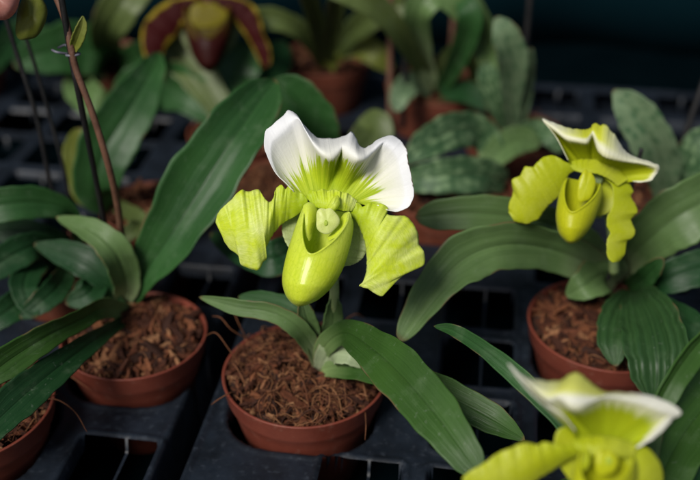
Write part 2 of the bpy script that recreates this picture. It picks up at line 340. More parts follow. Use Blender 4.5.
def mix_mesh(seed, n_chip, n_fib, rad=.0468, big=1.0, heap=0., strings=0):
    """bark chips and coir curls heaped just under the pot's rim"""
    rng = np.random.default_rng(seed); V = []; Fc = []; Mi = []
    def zsurf(x, y): return -.0048 + .0055 * (1 - (x * x + y * y) / rad ** 2) + .0026 * math.sin(x * 150 + seed) * math.cos(y * 130) + .0016 * math.sin(x * 420) * math.sin(y * 390 + seed) + heap * math.exp(-((x + .016) ** 2 + (y - .022) ** 2) / .0006)
    # bed
    b0 = len(V); V.append((0, 0, zsurf(0, 0) - .004)); rings = 7; sg = 40
    for i in range(1, rings + 1):
        for j in range(sg):
            a = 2 * math.pi * j / sg; r_ = rad * .985 * i / rings
            x, y = r_ * math.cos(a), r_ * math.sin(a); V.append((x, y, zsurf(x, y) - .004 + rng.normal() * .0008))
    for j in range(sg): Fc.append((b0, b0 + 1 + j, b0 + 1 + (j + 1) % sg)); Mi.append(2)
    for i in range(rings - 1):
        for j in range(sg):
            a = b0 + 1 + i * sg; c = a + sg; k = (j + 1) % sg
            Fc.append((a + j, c + j, c + k, a + k)); Mi.append(2)
    for _ in range(n_chip):
        r_ = rad * .93 * math.sqrt(rng.random()); a = rng.random() * 6.283
        x, y = r_ * math.cos(a), r_ * math.sin(a); z = zsurf(x, y) + rng.normal() * .0014 - .0005
        ln = big * rng.uniform(.0015, .0058) * (1.9 if rng.random() < .07 else 1); w = ln * rng.uniform(.2, .6); t = big * rng.uniform(.0005, .0016)
        yaw = rng.random() * 6.283; pit = rng.normal() * .35; rol = rng.normal() * .4
        rm = rad - ln * .85
        hy = math.hypot(x, y)
        if hy > rm: x *= rm / hy; y *= rm / hy
        X = np.array([math.cos(yaw) * math.cos(pit), math.sin(yaw) * math.cos(pit), math.sin(pit)])
        Yv = np.array([-math.sin(yaw), math.cos(yaw), rol]); Yv /= np.linalg.norm(Yv); Z = np.cross(X, Yv)
        b = len(V); c = np.array([x, y, z]); nseg = 4
        for i in range(nseg):
            s = i / (nseg - 1) * 2 - 1; ww = w * (1 - .55 * s * s) * rng.uniform(.7, 1.2); bow = (1 - s * s) * ln * .15
            for sy, sz in ((-1, -1), (1, -1), (1, 1), (-1, 1)):
                V.append(tuple(c + X * s * ln + Yv * sy * ww * .5 + Z * (sz * t + bow) + rng.normal(size=3) * .00022))
        for i in range(nseg - 1):
            for k in range(4):
                Fc.append((b + i * 4 + k, b + i * 4 + (k + 1) % 4, b + i * 4 + 4 + (k + 1) % 4, b + i * 4 + 4 + k)); Mi.append(0)
        Fc.append((b + 3, b + 2, b + 1, b)); Mi.append(0); e = b + (nseg - 1) * 4; Fc.append((e, e + 1, e + 2, e + 3)); Mi.append(0)
    for kf in range(n_fib + strings):
        r_ = rad * .9 * math.sqrt(rng.random()); a = rng.random() * 6.283
        p = np.array([r_ * math.cos(a), r_ * math.sin(a), 0.0]); yaw = rng.random() * 6.283; cur = rng.normal() * 2.2
        ln = rng.uniform(.007, .026); ns = 9; rr = rng.uniform(.00010, .00034); pts = []
        if kf >= n_fib: ln = rng.uniform(.022, .045); rr = rng.uniform(.0002, .0005); cur *= .6
        lift = rng.uniform(.0003, .004) * (2.2 if rng.random() < .12 else 1) * (2.0 if kf >= n_fib else 1)
        for i in range(ns):
            t = i / (ns - 1); q = p.copy()
            if math.hypot(q[0], q[1]) > rad * .97: q[:2] *= rad * .97 / math.hypot(q[0], q[1])
            q[2] = zsurf(q[0], q[1]) + .0008 + lift * math.sin(math.pi * t) + rng.normal() * .0003; pts.append(q)
            p = p + np.array([math.cos(yaw), math.sin(yaw), 0]) * ln / ns; yaw += cur / ns * 1.6 + rng.normal() * .18
        pts = np.array(pts); T = np.gradient(pts, axis=0); T /= np.linalg.norm(T, axis=1)[:, None] + 1e-9
        S = np.cross(T, [0, 0, 1.0]); S /= np.linalg.norm(S, axis=1)[:, None] + 1e-9; B = np.cross(S, T); b = len(V)
        for i in range(ns):
            for k in range(4):
                an = k * math.pi / 2; V.append(tuple(pts[i] + rr * (math.cos(an) * S[i] + math.sin(an) * B[i])))
        for i in range(ns - 1):
            for k in range(4):
                Fc.append((b + i * 4 + k, b + i * 4 + (k + 1) % 4, b + i * 4 + 4 + (k + 1) % 4, b + i * 4 + 4 + k)); Mi.append(1)
    me = bpy.data.meshes.new('potting_mix'); me.from_pydata(V, [], Fc)
    for k in ('bark', 'fibre', 'soil'): me.materials.append(M[k])
    me.polygons.foreach_set('material_index', np.array(Mi, np.int32)); me.update(); return me
mixA = mix_mesh(3, 950, 620, heap=.007, strings=60); mixB = mix_mesh(11, 760, 300, big=1.5)
POTS = []     # (x, y, r at tray level)
PG = 'terracotta plastic pots standing in the trays'
def pot(px, py, label, r=.05, rim=.024, mixm=None, rot=0, material=None, world=None):
    p = ath(px, py, rim) if world is None else np.array(world)
    me = pot_me
    if material: me = pot_me.copy(); me.materials[0] = material
    o = bpy.data.objects.new('flower_pot', me); COL.objects.link(o); o.location = p; k = r / .05
    o.scale = (k, k, 1); o.rotation_euler.z = rot; tag(o, label, 'pot', PG)
    c = bpy.data.objects.new('potting_mix', mixm or mixB); COL.objects.link(c); c.parent = o; c['kind'] = 'stuff'
    POTS.append((p[0], p[1], r * .895, rim)); return o, p
potA, pA = pot(305, 371, 'terracotta pot of coarse brown bark under the white-topped flower', .0492, mixm=mixA, rot=.4)
potB, pB = pot(134, 333, 'terracotta pot of brown bark below the tallest broad leaf, left of the diagonal gap', .0455, mixm=mixB, rot=1.9)
potC, pC = pot(-35, 403, 'terracotta pot cut off by the bottom left corner with one stray fibre', .05, mixm=mixA, rot=2.6)
potD, pD = pot(607, 322, 'terracotta pot of fibrous bark under the yellow-green flower with the hooded sepal', .05, mixm=mixB, rot=4.0)
potE, pE = pot(72, 262, 'shaded terracotta pot hidden among dark leaves behind the stem with the twist tie', .042, mixm=mixA, rot=5, material=M['pot_back'])
potF, pF = pot(150, 205, 'terracotta pot in shade behind the brown tied stem and the tall broad leaf', .038, mixm=mixB, rot=1, material=M['pot_back'])
potJ, pJ = pot(290, 186, 'dim red pot directly behind the white-topped flower', .05, mixm=mixA, rot=3.3, material=M['pot_back'])
potN, pN = pot(452, 190, 'dim red pot under the long mottled leaves, behind the grey-green leaf tip', .05, mixm=mixB, rot=.9, material=M['pot_back'])
potI, pI = pot(514, 132, 'small orange-brown pot with the upright mottled leaves and a black stake', .043, .03, mixm=mixA, rot=2.2, material=M['pot_back'])
potL, pL = pot(664, 190, 'brown pot half hidden behind the hooded yellow-green flower, holding the mottled leaf', .045, mixm=mixB, rot=2.9, material=M['pot_back'])
potH, pH = pot(437, 84, 'blurred terracotta pot near the tray end beside the two thin stakes', .047, .04, mixm=mixA, rot=.2, material=M['pot_back'])
potG, pG = pot(324, 57, 'blurred terracotta pot at the far end with pale strappy leaves', .046, .045, mixm=mixB, rot=1.3, material=M['pot_back'])
potK, pK = pot(-46, 62, 'dark red pot at the far left edge, mostly out of the photo', .05, .03, mixm=mixA, rot=1.1, material=M['pot_back'])
potQ, pQ = pot(625, 585, 'terracotta pot below the bottom edge holding the nearest blurred flower', .05, mixm=mixB, rot=.6)

potR, pR = pot(240, 131, 'shaded pot behind the tall broad leaf, under the maroon flower', .045, .03, mixm=mixB, rot=1.7, material=M['pot_back'])
potS, pS = pot(112, 58, 'shaded pot behind the tied brown stem, mostly covered by wide dark leaves', .046, .03, mixm=mixA, rot=.7, material=M['pot_back'])

def loose_fibres(o, p, paths):
    for pts in paths:
        P = np.array([atz(x, y, z) for x, y, z in pts]) - p
        me = tube_mesh('loose_fibre', P, [.00035] * (len(pts) - 1) + [.00015], 6)
        f = link('loose_fibre', me, M['fibre']); f.parent = o; f.scale = (1 / o.scale[0], 1 / o.scale[1], 1); f.rotation_euler.z = -o.rotation_euler.z
        # undo the pot's spin and scale so the fibre stays where it lies
        from mathutils import Matrix
        f.matrix_parent_inverse = (Matrix.Rotation(o.rotation_euler.z, 4, 'Z') @ Matrix.Diagonal((o.scale[0], o.scale[1], 1, 1))).inverted()
        f.scale = (1, 1, 1); f.rotation_euler.z = 0
ZA = .588
loose_fibres(potA, pA, [[(240, 365, .59), (228, 348, .585), (216, 333, .585), (205, 336, .59)], [(246, 338, .615), (238, 322, .61), (232, 308, .612), (228, 303, .615)],
    [(232, 392, .572), (224, 396, .568), (216, 401, .568), (211, 405, .57)], [(250, 340, .61), (232, 330, .60), (221, 318, .60), (212, 316, .605)],
    [(365, 408, .57), (366, 425, .555), (365, 440, .552)], [(340, 330, .63), (346, 320, .63), (356, 314, .63), (365, 318, .635)],
    [(345, 425, .562), (338, 414, .556), (352, 402, .56), (342, 394, .57)], [(262, 420, .56), (258, 404, .555), (266, 392, .56)]])
loose_fibres(potB, pB, [[(70, 376, .60), (82, 384, .592), (93, 392, .588)]])
loose_fibres(potC, pC, [[(40, 399, .57), (58, 400, .56), (75, 412, .556), (87, 432, .556)], [(20, 412, .565), (40, 400, .558), (52, 396, .56), (58, 394, .566)]])

# ------------------------------------------------------------------ trays
AL = R(8.5); DU = np.array([math.cos(AL), -math.sin(AL)]); DV = np.array([math.sin(AL), math.cos(AL)])
def uvc(p): return float(p[0] * DU[0] + p[1] * DU[1]), float(p[0] * DV[0] + p[1] * DV[1])
g1 = uvc(ath(222, 360, 0)); g2 = uvc(ath(179, 480, 0)); GU = (g1[0] + g2[0]) / 2
hu, hv = uvc(ath(250, 478, 0)); FAR = .97 - .463; TW, TL, GAP = .42, .66, .0115; PIT = .06
def sdbox(x, y, h, r):
    qx = np.abs(x) - h + r; qy = np.abs(y) - h + r
    return np.hypot(np.maximum(qx, 0), np.maximum(qy, 0)) + np.minimum(np.maximum(qx, qy), 0) - r
def sst(a, b, x):
    t = np.clip((x - a) / (b - a), 0, 1); return t * t * (3 - 2 * t)
pots_uv = [(*uvc((p[0], p[1])), p[2], p[3]) for p in POTS]
lu, lv = uvc(ath(108, 466, 0))
def tray(u0, v0, label, res=.0016, ph=None):
    hu, hv = ph or (globals()['hu'], globals()['hv'])
    nu = int(TW / res) + 1; nv = int(TL / res) + 1
    U, Vv = np.meshgrid(u0 + np.linspace(0, TW, nu), v0 + np.linspace(0, TL, nv))
    z = np.zeros_like(U) + .0003 * np.sin(U * 70 + 1) * np.sin(Vv * 55)
    k = (GU + PIT / 2 + .005)
    fu = (U - hu + PIT / 2) % PIT - PIT / 2; fv = (Vv - hv + PIT / 2) % PIT - PIT / 2
    cu, cv = U - fu, Vv - fv
    ok = np.ones_like(U, bool); near = np.full_like(U, 9.)
    for pu, pv, pr, rim in pots_uv:
        if rim > .028: pr = pr * .9
        dcen = np.hypot(cu - pu, cv - pv); ok &= dcen > pr + .0255
        near = np.minimum(near, sdbox(U - pu, Vv - pv, pr * .985, .030))
    m = .024
    ok &= (cu - u0 > m) & (u0 + TW - cu > m) & (cv - v0 > m) & (v0 + TL - cv > m)
    d = np.where(ok, sdbox(fu, fv, .0238, .0050), 9.)
    z += np.where(ok, .0016 * np.exp(-((d - .0016) / .0012) ** 2), 0)
    rib = np.abs(fu - .003)
    deep = .046 * sst(-.0012, -.0034, d)
    z -= np.where(d < 0, deep * (1 - .80 * sst(.0026, .0012, rib)), 0)
    z += .0010 * np.exp(-((near - .0030) / .0016) ** 2)
    z -= .052 * sst(0.0004, -.0030, near)
    # tray edge: raised bead then wall down
    e = np.minimum(np.minimum(U - u0, u0 + TW - U), np.minimum(Vv - v0, v0 + TL - Vv))
    z += .0018 * np.exp(-((e - .004) / .0018) ** 2); z -= .050 * sst(.0018, 0, e)
    z += RNG.normal(size=z.shape) * .00004
    X = U * DU[0] + Vv * DV[0]; Y = U * DU[1] + Vv * DV[1]
    zc = np.minimum(np.minimum(z[:-1, :-1], z[1:, 1:]), np.minimum(z[1:, :-1], z[:-1, 1:])); ec = e[:-1, :-1]
    me = grid_mesh('plant_tray', np.stack([X, Y, z], -1), keep=(zc > -.017) | (ec < .005))
    o = link('plant_tray', me, M['tray']); return tag(o, label, 'tray', 'black plastic trays under the pots')
vr = [FAR - TL, FAR - 2 * TL - GAP]
tray(GU, vr[0], 'black plastic tray under the white-topped flower, right of the diagonal gap')
tray(GU - GAP - TW, vr[0], 'black plastic tray left of the diagonal gap, under the pot with the tallest broad leaf', ph=(lu, lv))
tray(GU + TW + GAP, vr[0], 'black plastic tray at the right edge behind the hooded yellow-green flower', .002)
tray(GU - 2 * GAP - 2 * TW, vr[0], 'black plastic tray at the far left behind the thin stakes', .002)

gm = bpy.data.meshes.new('ground'); s_ = 4.0
gm.from_pydata([(-s_, -1.2, -.054), (s_, -1.2, -.054), (s_, 2.2, -.054), (-s_, 2.2, -.054)], [], [(0, 1, 2, 3)])
tag(link('ground', gm, M['ground']), kind='structure')

# dark sheet hanging beyond the bench, in shallow folds
xs = np.linspace(-2.2, 2.2, 240); zs = np.linspace(-.053, 1.6, 24)
Xg, Zg = np.meshgrid(xs, zs); Yg = .72 + .02 * np.sin(Xg * 9) + .012 * np.sin(Xg * 23 + 1) + .01 * np.sin(Zg * 4) - .1 * Xg * 0
wl = link('hanging_sheet', grid_mesh('hanging_sheet', np.stack([Xg, Yg, Zg], -1)), M['wall']); solid(wl, .003)
tag(wl, 'very dark teal sheet hanging upright beyond the trays', 'sheet')

# ------------------------------------------------------------------ leaves
def leaf(parent, pts, m='leaf', fold=.22, roll=0, wave=.06, th=.0007, tipf=.82, nu=27, nv=80, wn=3, mode='h', label=None, name='leaf', seed=None, plic=0):
    """pts: (px, py, height or depth, half width in px) from base to tip"""
    pts = np.array(pts, float)
    W = (ath if mode == 'h' else atz)(pts[:, 0], pts[:, 1], pts[:, 2])
    Zd = (W - CAM) @ FWD
    hw = pts[:, 3] * Zd / F
    Q = cr(np.c_[W, hw], nv); P = Q[:, :3]; h = np.maximum(Q[:, 3], 0)
    t = np.linspace(0, 1, nv)
    if tipf < 1:
        x = np.clip((t - tipf) / (1 - tipf), 0, 1); h = h * np.sqrt(np.maximum(1 - x ** 2.2, 0))
    T = np.gradient(P, axis=0); T /= np.linalg.norm(T, axis=1)[:, None] + 1e-12
    Vw = CAM - P; Vw /= np.linalg.norm(Vw, axis=1)[:, None]
    S = np.cross(T, Vw); S /= np.linalg.norm(S, axis=1)[:, None] + 1e-12; N = np.cross(S, T)
    rl = np.interp(t, np.linspace(0, 1, len(roll)), roll) if hasattr(roll, '__len__') else np.full(nv, roll)
    rl = np.radians(rl)[:, None]
    S2 = S * np.cos(rl) + N * np.sin(rl); N2 = N * np.cos(rl) - S * np.sin(rl)
    h = h / np.maximum(np.cos(rl[:, 0]), .3)
    s = np.linspace(-1, 1, nu); s = np.sign(s) * np.abs(s) ** 1.35
    rs = random.Random(seed if seed is not None else hash((round(pts[0, 0]), round(pts[0, 1]), len(pts))) % 9999); ph = rs.random() * 6.28
    prof = fold * (np.abs(s)[None, :] ** 1.25) - .10 * np.sin(np.pi * np.abs(s))[None, :] * fold * 2
    wv = wave * (s[None, :] ** 2) * np.sin(t[:, None] * wn * 6.28 + ph + (s[None, :] > 0) * 1.7) * np.sin(np.pi * np.clip(t * 1.1, 0, 1))[:, None]
    prof = prof - .085 * np.exp(-(np.abs(s) / .10) ** 1.3)[None, :] + .007 * np.cos(s * 23)[None, :] * (1 - s ** 2)[None, :]
    pl = plic * np.cos(s[None, :] * math.pi * 4)
    off = (prof + wv + pl) * h[:, None]
    wobble = 1 + .03 * np.sin(t * 31 + ph)[:, None] + .02 * np.sin(t * 67 + ph * 2)[:, None]
    G = P[:, None] + S2[:, None] * (h[:, None] * s[None, :] * wobble)[..., None] + N2[:, None] * off[..., None]
    u, v = np.meshgrid((s + 1) / 2, t)
    o = link(name, grid_mesh(name, G, np.stack([u, v], -1)), M[m], parent); solid(o, th)
    if label: o['label'] = label
    return o
def stem(parent, pts, rad, m='stem_green', mode='z', name='flower_stem', seg=12):
    P = [(atz if mode == 'z' else ath)(*q) for q in pts]
    return link(name, tube_mesh(name, P, rad, seg), M[m], parent)
def plant(p, label, dz=-.004):
    return empty('slipper_orchid', (p[0], p[1], p[2] + dz), label, 'orchid', 'slipper orchid plants growing in the pots')

# ------------------------------------------------------------------ flowers
def sheet(name, Ue, Le, m, parent, Zf, nt=120, ns=29, belly=0., dU=None, dL=None, dM=None, frillU=0, frillL=0, th=.0004, fr=9, seed=0, rag=.5):
    """petal between an upper and a lower edge (photo px); d* = millimetres toward the viewer along the petal"""
    U = cr(np.array(Ue, float), nt); Lw = cr(np.array(Le, float), nt); t = np.linspace(0, 1, nt)
    f = lambda d: np.interp(t, np.linspace(0, 1, len(d)), d) if d is not None else np.zeros(nt)
    rng = np.random.default_rng(seed)
    ph = rng.random(4) * 6.28
    fu = frillU * (np.sin(t * fr * 6.28 + ph[0]) + .5 * np.sin(t * fr * 2.3 * 6.28 + ph[1])) * np.sin(np.pi * np.clip(t, 0, 1)) ** .3
    fl = frillL * (np.sin(t * fr * .8 * 6.28 + ph[2]) + .5 * np.sin(t * fr * 1.9 * 6.28 + ph[3])) * np.sin(np.pi * np.clip(t, 0, 1)) ** .3
    def sm(a, k=7):
        return np.convolve(np.pad(a, k, 'edge'), np.ones(2 * k + 1) / (2 * k + 1), 'same')[k:-k]
    DU_, DL_, DM_ = [sm(sm(f(q), 9), 9) * .8 for q in (dU, dL, dM)]
    jit = rng.normal(size=(nt, 2)) * rag * .6; jit = np.stack([sm(jit[:, 0], 1), sm(jit[:, 1], 1)], -1)
    jl = rng.normal(size=(nt, 2)) * rag * .6; jl = np.stack([sm(jl[:, 0], 1), sm(jl[:, 1], 1)], -1)
    s = np.linspace(0, 1, ns)[None, :]; b = 4 * s * (1 - s)
    XY = (U + jit)[:, None] * (1 - s[..., None]) + (Lw + jl)[:, None] * s[..., None]
    d = DU_[:, None] * (1 - s) + DL_[:, None] * s + DM_[:, None] * b + fu[:, None] * (1 - s) ** 2.5 + fl[:, None] * s ** 2.5
    G = atz(XY[..., 0], XY[..., 1], Zf - d * .001)
    uu, vv = np.meshgrid(s[0], t)
    o = link(name, grid_mesh(name, G, np.stack([uu, vv], -1)), M[m], parent); solid(o, th); return o

def fan(name, base, crest, margin, m, parent, Zf, dB, dMid, dC, dM, nth=170, nr=50, uvr=100., th=.0004, fr=.0, seed=1, mid_u=None, rowuv=0., scorch=None):
    """dorsal sepal: base arc -> crest (nearest the viewer) -> reflexed margin, columns run left to right"""
    B = cr(np.array(base, float), nth); C = cr(np.array(crest, float), nth); E = cr(np.array(margin, float), nth); t = np.linspace(0, 1, nth)
    f = lambda d: np.interp(t, np.linspace(0, 1, len(d)), d)
    n1 = int(nr * .68); a = np.linspace(0, 1, n1)[None, :]; b = np.linspace(0, 1, nr - n1 + 1)[None, 1:]
    P1 = B[:, None] * (1 - a[..., None]) + C[:, None] * a[..., None]
    P2 = C[:, None] * (1 - b[..., None]) + E[:, None] * b[..., None]
    db, dm, dc, de = f(dB)[:, None], f(dMid)[:, None], f(dC)[:, None], f(dM)[:, None]
    D1 = db * (1 - a) ** 2 + 2 * dm * a * (1 - a) + dc * a ** 2
    D2 = dc + (de - dc) * b ** 1.6 + .25 * (np.abs(de - dc)) * np.sin(np.pi * b)
    rj = np.random.default_rng(seed + 5).normal(size=(nth, 2)); rj = (rj + np.roll(rj, 1, 0) + np.roll(rj, -1, 0)) / 3 * .55
    P2 = P2 + rj[:, None] * (b ** 3)[..., None]
    XY = np.concatenate([P1, P2], 1); D = np.concatenate([D1, D2], 1)
    # soften the crest a little
    for _ in range(2):
        D[:, 1:-1] = (D[:, :-2] + 2 * D[:, 1:-1] + D[:, 2:]) / 4; XY[:, 1:-1] = (XY[:, :-2] + 2 * XY[:, 1:-1] + XY[:, 2:]) / 4
    rr = np.linspace(0, 1, nr)[None, :]
    D = D + fr * np.sin(t[:, None] * 40 + seed) * rr ** 3
    for _ in range(14):
        D[1:-1] = (D[:-2] + 2 * D[1:-1] + D[2:]) / 4
    G = atz(XY[..., 0], XY[..., 1], Zf - D * .001)
    cen = np.array(base, float).mean(0)
    rad = np.linalg.norm(XY - cen, axis=-1) / uvr
    past = np.clip((np.arange(nr) - (n1 - 3)) / 5., 0, 1)[None, :]      # beyond the crest the sepal is white
    rad = rad * (1 - rowuv) + rowuv * np.linspace(0, 1, nr)[None, :] + past * .18
    u = np.repeat(t[:, None], nr, 1)
    if mid_u is not None:   # put the middle vein at u = .5
        u = np.interp(u, [0, mid_u, 1], [0, .5, 1])
    me = grid_mesh(name, G, np.stack([u, rad], -1))
    if scorch:
        tcol = np.repeat(t[:, None], nr, 1); rr_ = np.repeat(rr, nth, 0)
        k = np.clip((tcol - scorch[0]) / .006, 0, 1) * np.clip((scorch[1] - tcol) / .006, 0, 1)
        wj = .978 + .012 * np.sin(tcol * 420) + .008 * np.sin(tcol * 910)
        at = me.attributes.new('stain', 'FLOAT', 'POINT'); at.data.foreach_set('value', (k * np.clip((rr_ - wj) / .008, 0, 1)).reshape(-1).astype(np.float32))
    o = link(name, me, M[m], parent); solid(o, th); return o

def pouch(name, left, right, m, parent, Zf, dc, df, dbk, v0f, toe, n=70, seg=72, th=.0009, ear=1.0, skew=0):
    """slipper: elliptic tube between its left and right outline, mouth cut low at the front"""
    n_ = n; Lf = cr(np.array(left, float), 200); Rt = cr(np.array(right, float), 200)
    tt = np.linspace(0, 1, 200)
    f = lambda d, v: np.interp(v, np.linspace(0, 1, len(d)), d)
    ph = np.linspace(0, 2 * math.pi, seg, endpoint=False)      # 0 = toward viewer, pi/2 = right
    fw = np.maximum(np.cos(ph - skew), 0)
    an = np.abs((ph - skew + np.pi) % (2 * np.pi) - np.pi) / (np.pi / 2)
    v0 = v0f * np.where(an < 1, .6 * np.clip(1 - an, 0, 1) ** .8 + .4 * np.cos(np.clip(an, 0, 1) * np.pi / 2) ** 1.4, 0)
    for _ in range(5): v0 = (np.roll(v0, 1) + 2 * v0 + np.roll(v0, -1)) / 4
    s = np.linspace(0, 1, n_)[:, None]
    v = v0[None, :] + (1 - v0[None, :]) * s
    LX = np.stack([np.interp(v, tt, Lf[:, 0]), np.interp(v, tt, Lf[:, 1])], -1)
    RX = np.stack([np.interp(v, tt, Rt[:, 0]), np.interp(v, tt, Rt[:, 1])], -1)
    sn = np.sin(ph)[None, :]; cs = np.cos(ph)[None, :]
    XY = (LX + RX) / 2 + (RX - LX) / 2 * sn[..., None]
    # rim lobes roll inward at the sides
    side = np.abs(sn) ** 3
    d0 = f(dc, v); D = d0 + np.where(cs > 0, cs * (f(df, v) - d0), cs * (d0 - f(dbk, v)))
    roll_ = ear * np.exp(-s / .05)
    XY = XY + (np.array([1, 0])[None, None, :] * (-np.sign(sn) * side * roll_ * 3.0)[..., None])
    D = D + np.exp(-s / .03) * 1.5 * (cs > -.2); XY[..., 1] += (np.exp(-s / .03) * .9) * np.clip(cs, 0, 1)
    G = atz(XY[..., 0], XY[..., 1], Zf - D * .001)
    u = np.repeat((ph / (2 * math.pi))[None, :], n_, 0)
    o = link(name, grid_mesh(name, G, np.stack([u, v], -1), closed=True), M[m], parent); solid(o, th, -1); return o

def lump(name, c, Zf, d, rx, ry, rd, m, parent, notch=0, rot=0, n=26, seg=36):
    """small rounded shield facing the viewer"""
    a = np.linspace(0, math.pi, n)[:, None]; ph = np.linspace(0, 2 * math.pi, seg, endpoint=False)[None, :]
    X = rx * np.sin(a) * np.cos(ph); Y = ry * np.sin(a) * np.sin(ph) + 0 * a
    Y = Y + notch * np.exp(-(np.cos(ph) / .25) ** 2) * np.sin(a) * (np.sin(ph) < 0)
    wob = 1 + .07 * np.sin(3 * ph + 1.2) + .035 * np.sin(5 * ph + c[1]); X = X * wob; Y = Y * wob
    D = d + rd * np.cos(a) * (1 + .22 * np.sin(2 * ph + 1) * np.sin(a) + .2 * np.sin(5 * ph) * np.sin(a) ** 2)
    x = c[0] + X * math.cos(rot) - Y * math.sin(rot); y = c[1] + X * math.sin(rot) + Y * math.cos(rot)
    G = atz(x, y, Zf - D * .001)
    u, v = np.meshgrid(np.arange(seg) / seg, np.linspace(0, 1, n))
    return link(name, grid_mesh(name, G, np.stack([u, v], -1), closed=True), M[m], parent)
def flower(parent, c, Zf, label, m='stem_green'):
    """ovary as the flower's own mesh, its petals and sepals are its children"""
    P = [atz(c[0], c[1], Zf + .004), atz(c[0] + 1, c[1] + 3, Zf + .012), atz(c[0] + 2, c[1] + 16, Zf + .019), atz(c[0] + 3, c[1] + 40, Zf + .020)]
    o = link('flower', tube_mesh('flower', P, [.004, .0038, .003, .0024], 12), M[m], parent); o['label'] = label; return o

# ====================================================================== plant A, the sharp flower in the middle
plA = plant(pA, 'slipper orchid in the middle bearing the sharp lime flower with a broad white top sepal')
ZF = .525
fl = flower(plA, (330, 214), ZF, 'lime green slipper flower with white ruffled top sepal')
base = [(300, 203), (308, 200), (318, 199), (330, 199), (342, 200), (354, 202), (366, 205)]
marg = [(293, 190), (284, 181), (275, 172), (267.5, 158), (264, 144), (266, 131), (275, 123), (284, 115.5), (289, 110), (297, 115), (303, 124), (311, 133), (319, 138), (328, 138.3), (338, 138),
        (345, 136), (350.5, 131.5), (355, 136), (358, 143.5), (364, 147.5), (371, 145), (380, 139), (391, 135.5), (399.6, 140), (407, 150), (409, 164), (413, 182), (413.7, 196), (408, 207.5), (397.5, 211.5), (389, 210.5), (378, 205)]
mb = cr(np.array(base, float), len(marg))
cst = [None] * len(marg)
lip = {9: (299, 120), 10: (306.5, 133), 11: (314, 147), 12: (323, 157), 13: (332, 160), 14: (339, 154.5), 15: (341.5, 150), 16: (345, 156), 17: (353, 160.5), 18: (359, 161.5), 19: (366, 159.5), 20: (373, 153), 21: (382, 144)}
for i, q in enumerate(marg):
    cst[i] = lip.get(i, tuple(mb[i] * .16 + np.array(q) * .84))
n_ = len(marg)
def by(d, default):
    return [d.get(i, default(i)) for i in range(n_)]
dC = by({7: 3, 8: 2, 9: 5, 10: 8, 11: 11, 12: 14, 13: 14, 14: 11, 15: 8, 16: 11, 17: 14, 18: 15, 19: 12, 20: 7, 21: 3}, lambda i: 4 if i < 9 else 3)
dM = by({5: 4, 6: 2, 7: -1, 8: -4, 9: -3, 10: 0, 11: 0, 12: 0, 13: -1, 14: -3, 15: -6, 16: -6, 17: -4, 18: 0, 19: 0, 20: -2, 21: -3, 22: -4, 23: -2}, lambda i: 5 if i < 7 else 4)
dMid = by({}, lambda i: -7 - 3 * math.exp(-((i - 15) / 5) ** 2) + (0.9 * (1 if i % 2 else -1)))
o = fan('dorsal_sepal', base, cst, marg, 'dorsal', fl, ZF, [-5] * 5, dMid, dC, dM, uvr=100, mid_u=.485, fr=.3, scorch=(.755, .855))
PU = [(308, 199), (302, 193.5), (295, 190), (289, 185), (286, 189), (281, 185), (276, 189), (273.5, 198), (269, 202), (264, 198), (259, 190), (253, 190.5), (247.5, 191.5), (241, 190), (231, 200), (223.5, 207), (218, 214), (215.6, 223)]
PL = [(308, 206), (301, 212), (293, 217.5), (287, 221), (281, 225), (276.5, 230), (272.5, 235), (269.5, 240), (267, 245), (265, 253), (266.5, 258.5), (263, 262), (258, 269.5), (249.5, 268.5), (241, 264), (239, 256), (228, 247), (221.5, 234)]
sheet('petal', PU, PL, 'petal', fl, ZF, dU=[1, 4, 6, 2, 8, 3, 0, 4, 1, -3], dL=[0, -2, -3, -3, -2, 0, 3, 1, 0, -3], dM=[1, 2, 4, 5, 6, 7, 6, 4, 1], frillU=.9, frillL=.5, fr=8, seed=3)
QO = [(352, 208), (354, 204), (359, 203), (363, 207), (370, 202.5), (376, 204), (382.5, 204), (388, 208), (387, 214), (395, 216), (404, 215.7), (411, 221), (418, 233.5), (419, 244), (424, 252), (424, 265), (411, 269), (402, 275), (394, 277)]
QI = [(350, 214), (354, 218), (357, 222), (359.5, 227), (361.5, 232), (363, 236), (364.5, 241), (365.7, 247), (366.5, 253), (367, 261), (366.7, 267), (366, 272.5), (364.5, 278), (362, 283), (359.5, 286), (367.5, 288.5), (374, 293), (383, 295.5), (384, 285)]
sheet('petal', QO, QI, 'petal', fl, ZF, dU=[1, 4, 3, 6, 2, 6, 1, -1, -3, 0, -3], dL=[1, 0, -2, -2, -1, 0, 1, 3, 0, 1], dM=[1, 3, 4, 6, 7, 7, 6, 3, 0], frillU=.7, frillL=.5, fr=7, seed=5)
# ventral synsepal behind the pouch
sheet('synsepal', [(312, 205), (288, 213), (282, 222), (283, 236), (289, 248), (299, 258), (313, 265), (326, 268)], [(345, 205), (362, 220), (367, 236), (366.5, 250), (362, 258.5), (354, 264), (345, 266), (334, 268)], 'syn', fl, ZF, dU=[-7, -8, -8, -9], dL=[-7, -8, -8, -9], dM=[-3, -4, -3, 0], frillU=.3, frillL=.3, seed=8)
pl_ = [(303.5, 204), (301, 215), (294.5, 234), (287.3, 258), (283.7, 279), (286.5, 293), (292, 301), (297.5, 304.7)]
pr_ = [(350.5, 214), (352, 226), (348.5, 246), (341.5, 268), (331.5, 285), (319, 297), (308, 302.8), (299, 304.9)]
po = pouch('pouch', pl_, pr_, 'pouch', fl, ZF, dc=[5, 6, 8, 9, 8], df=[12, 17, 21, 23, 19, 11], dbk=[-1, -3, -5, -4, 0, 5], v0f=.385, toe=None, skew=-.24)
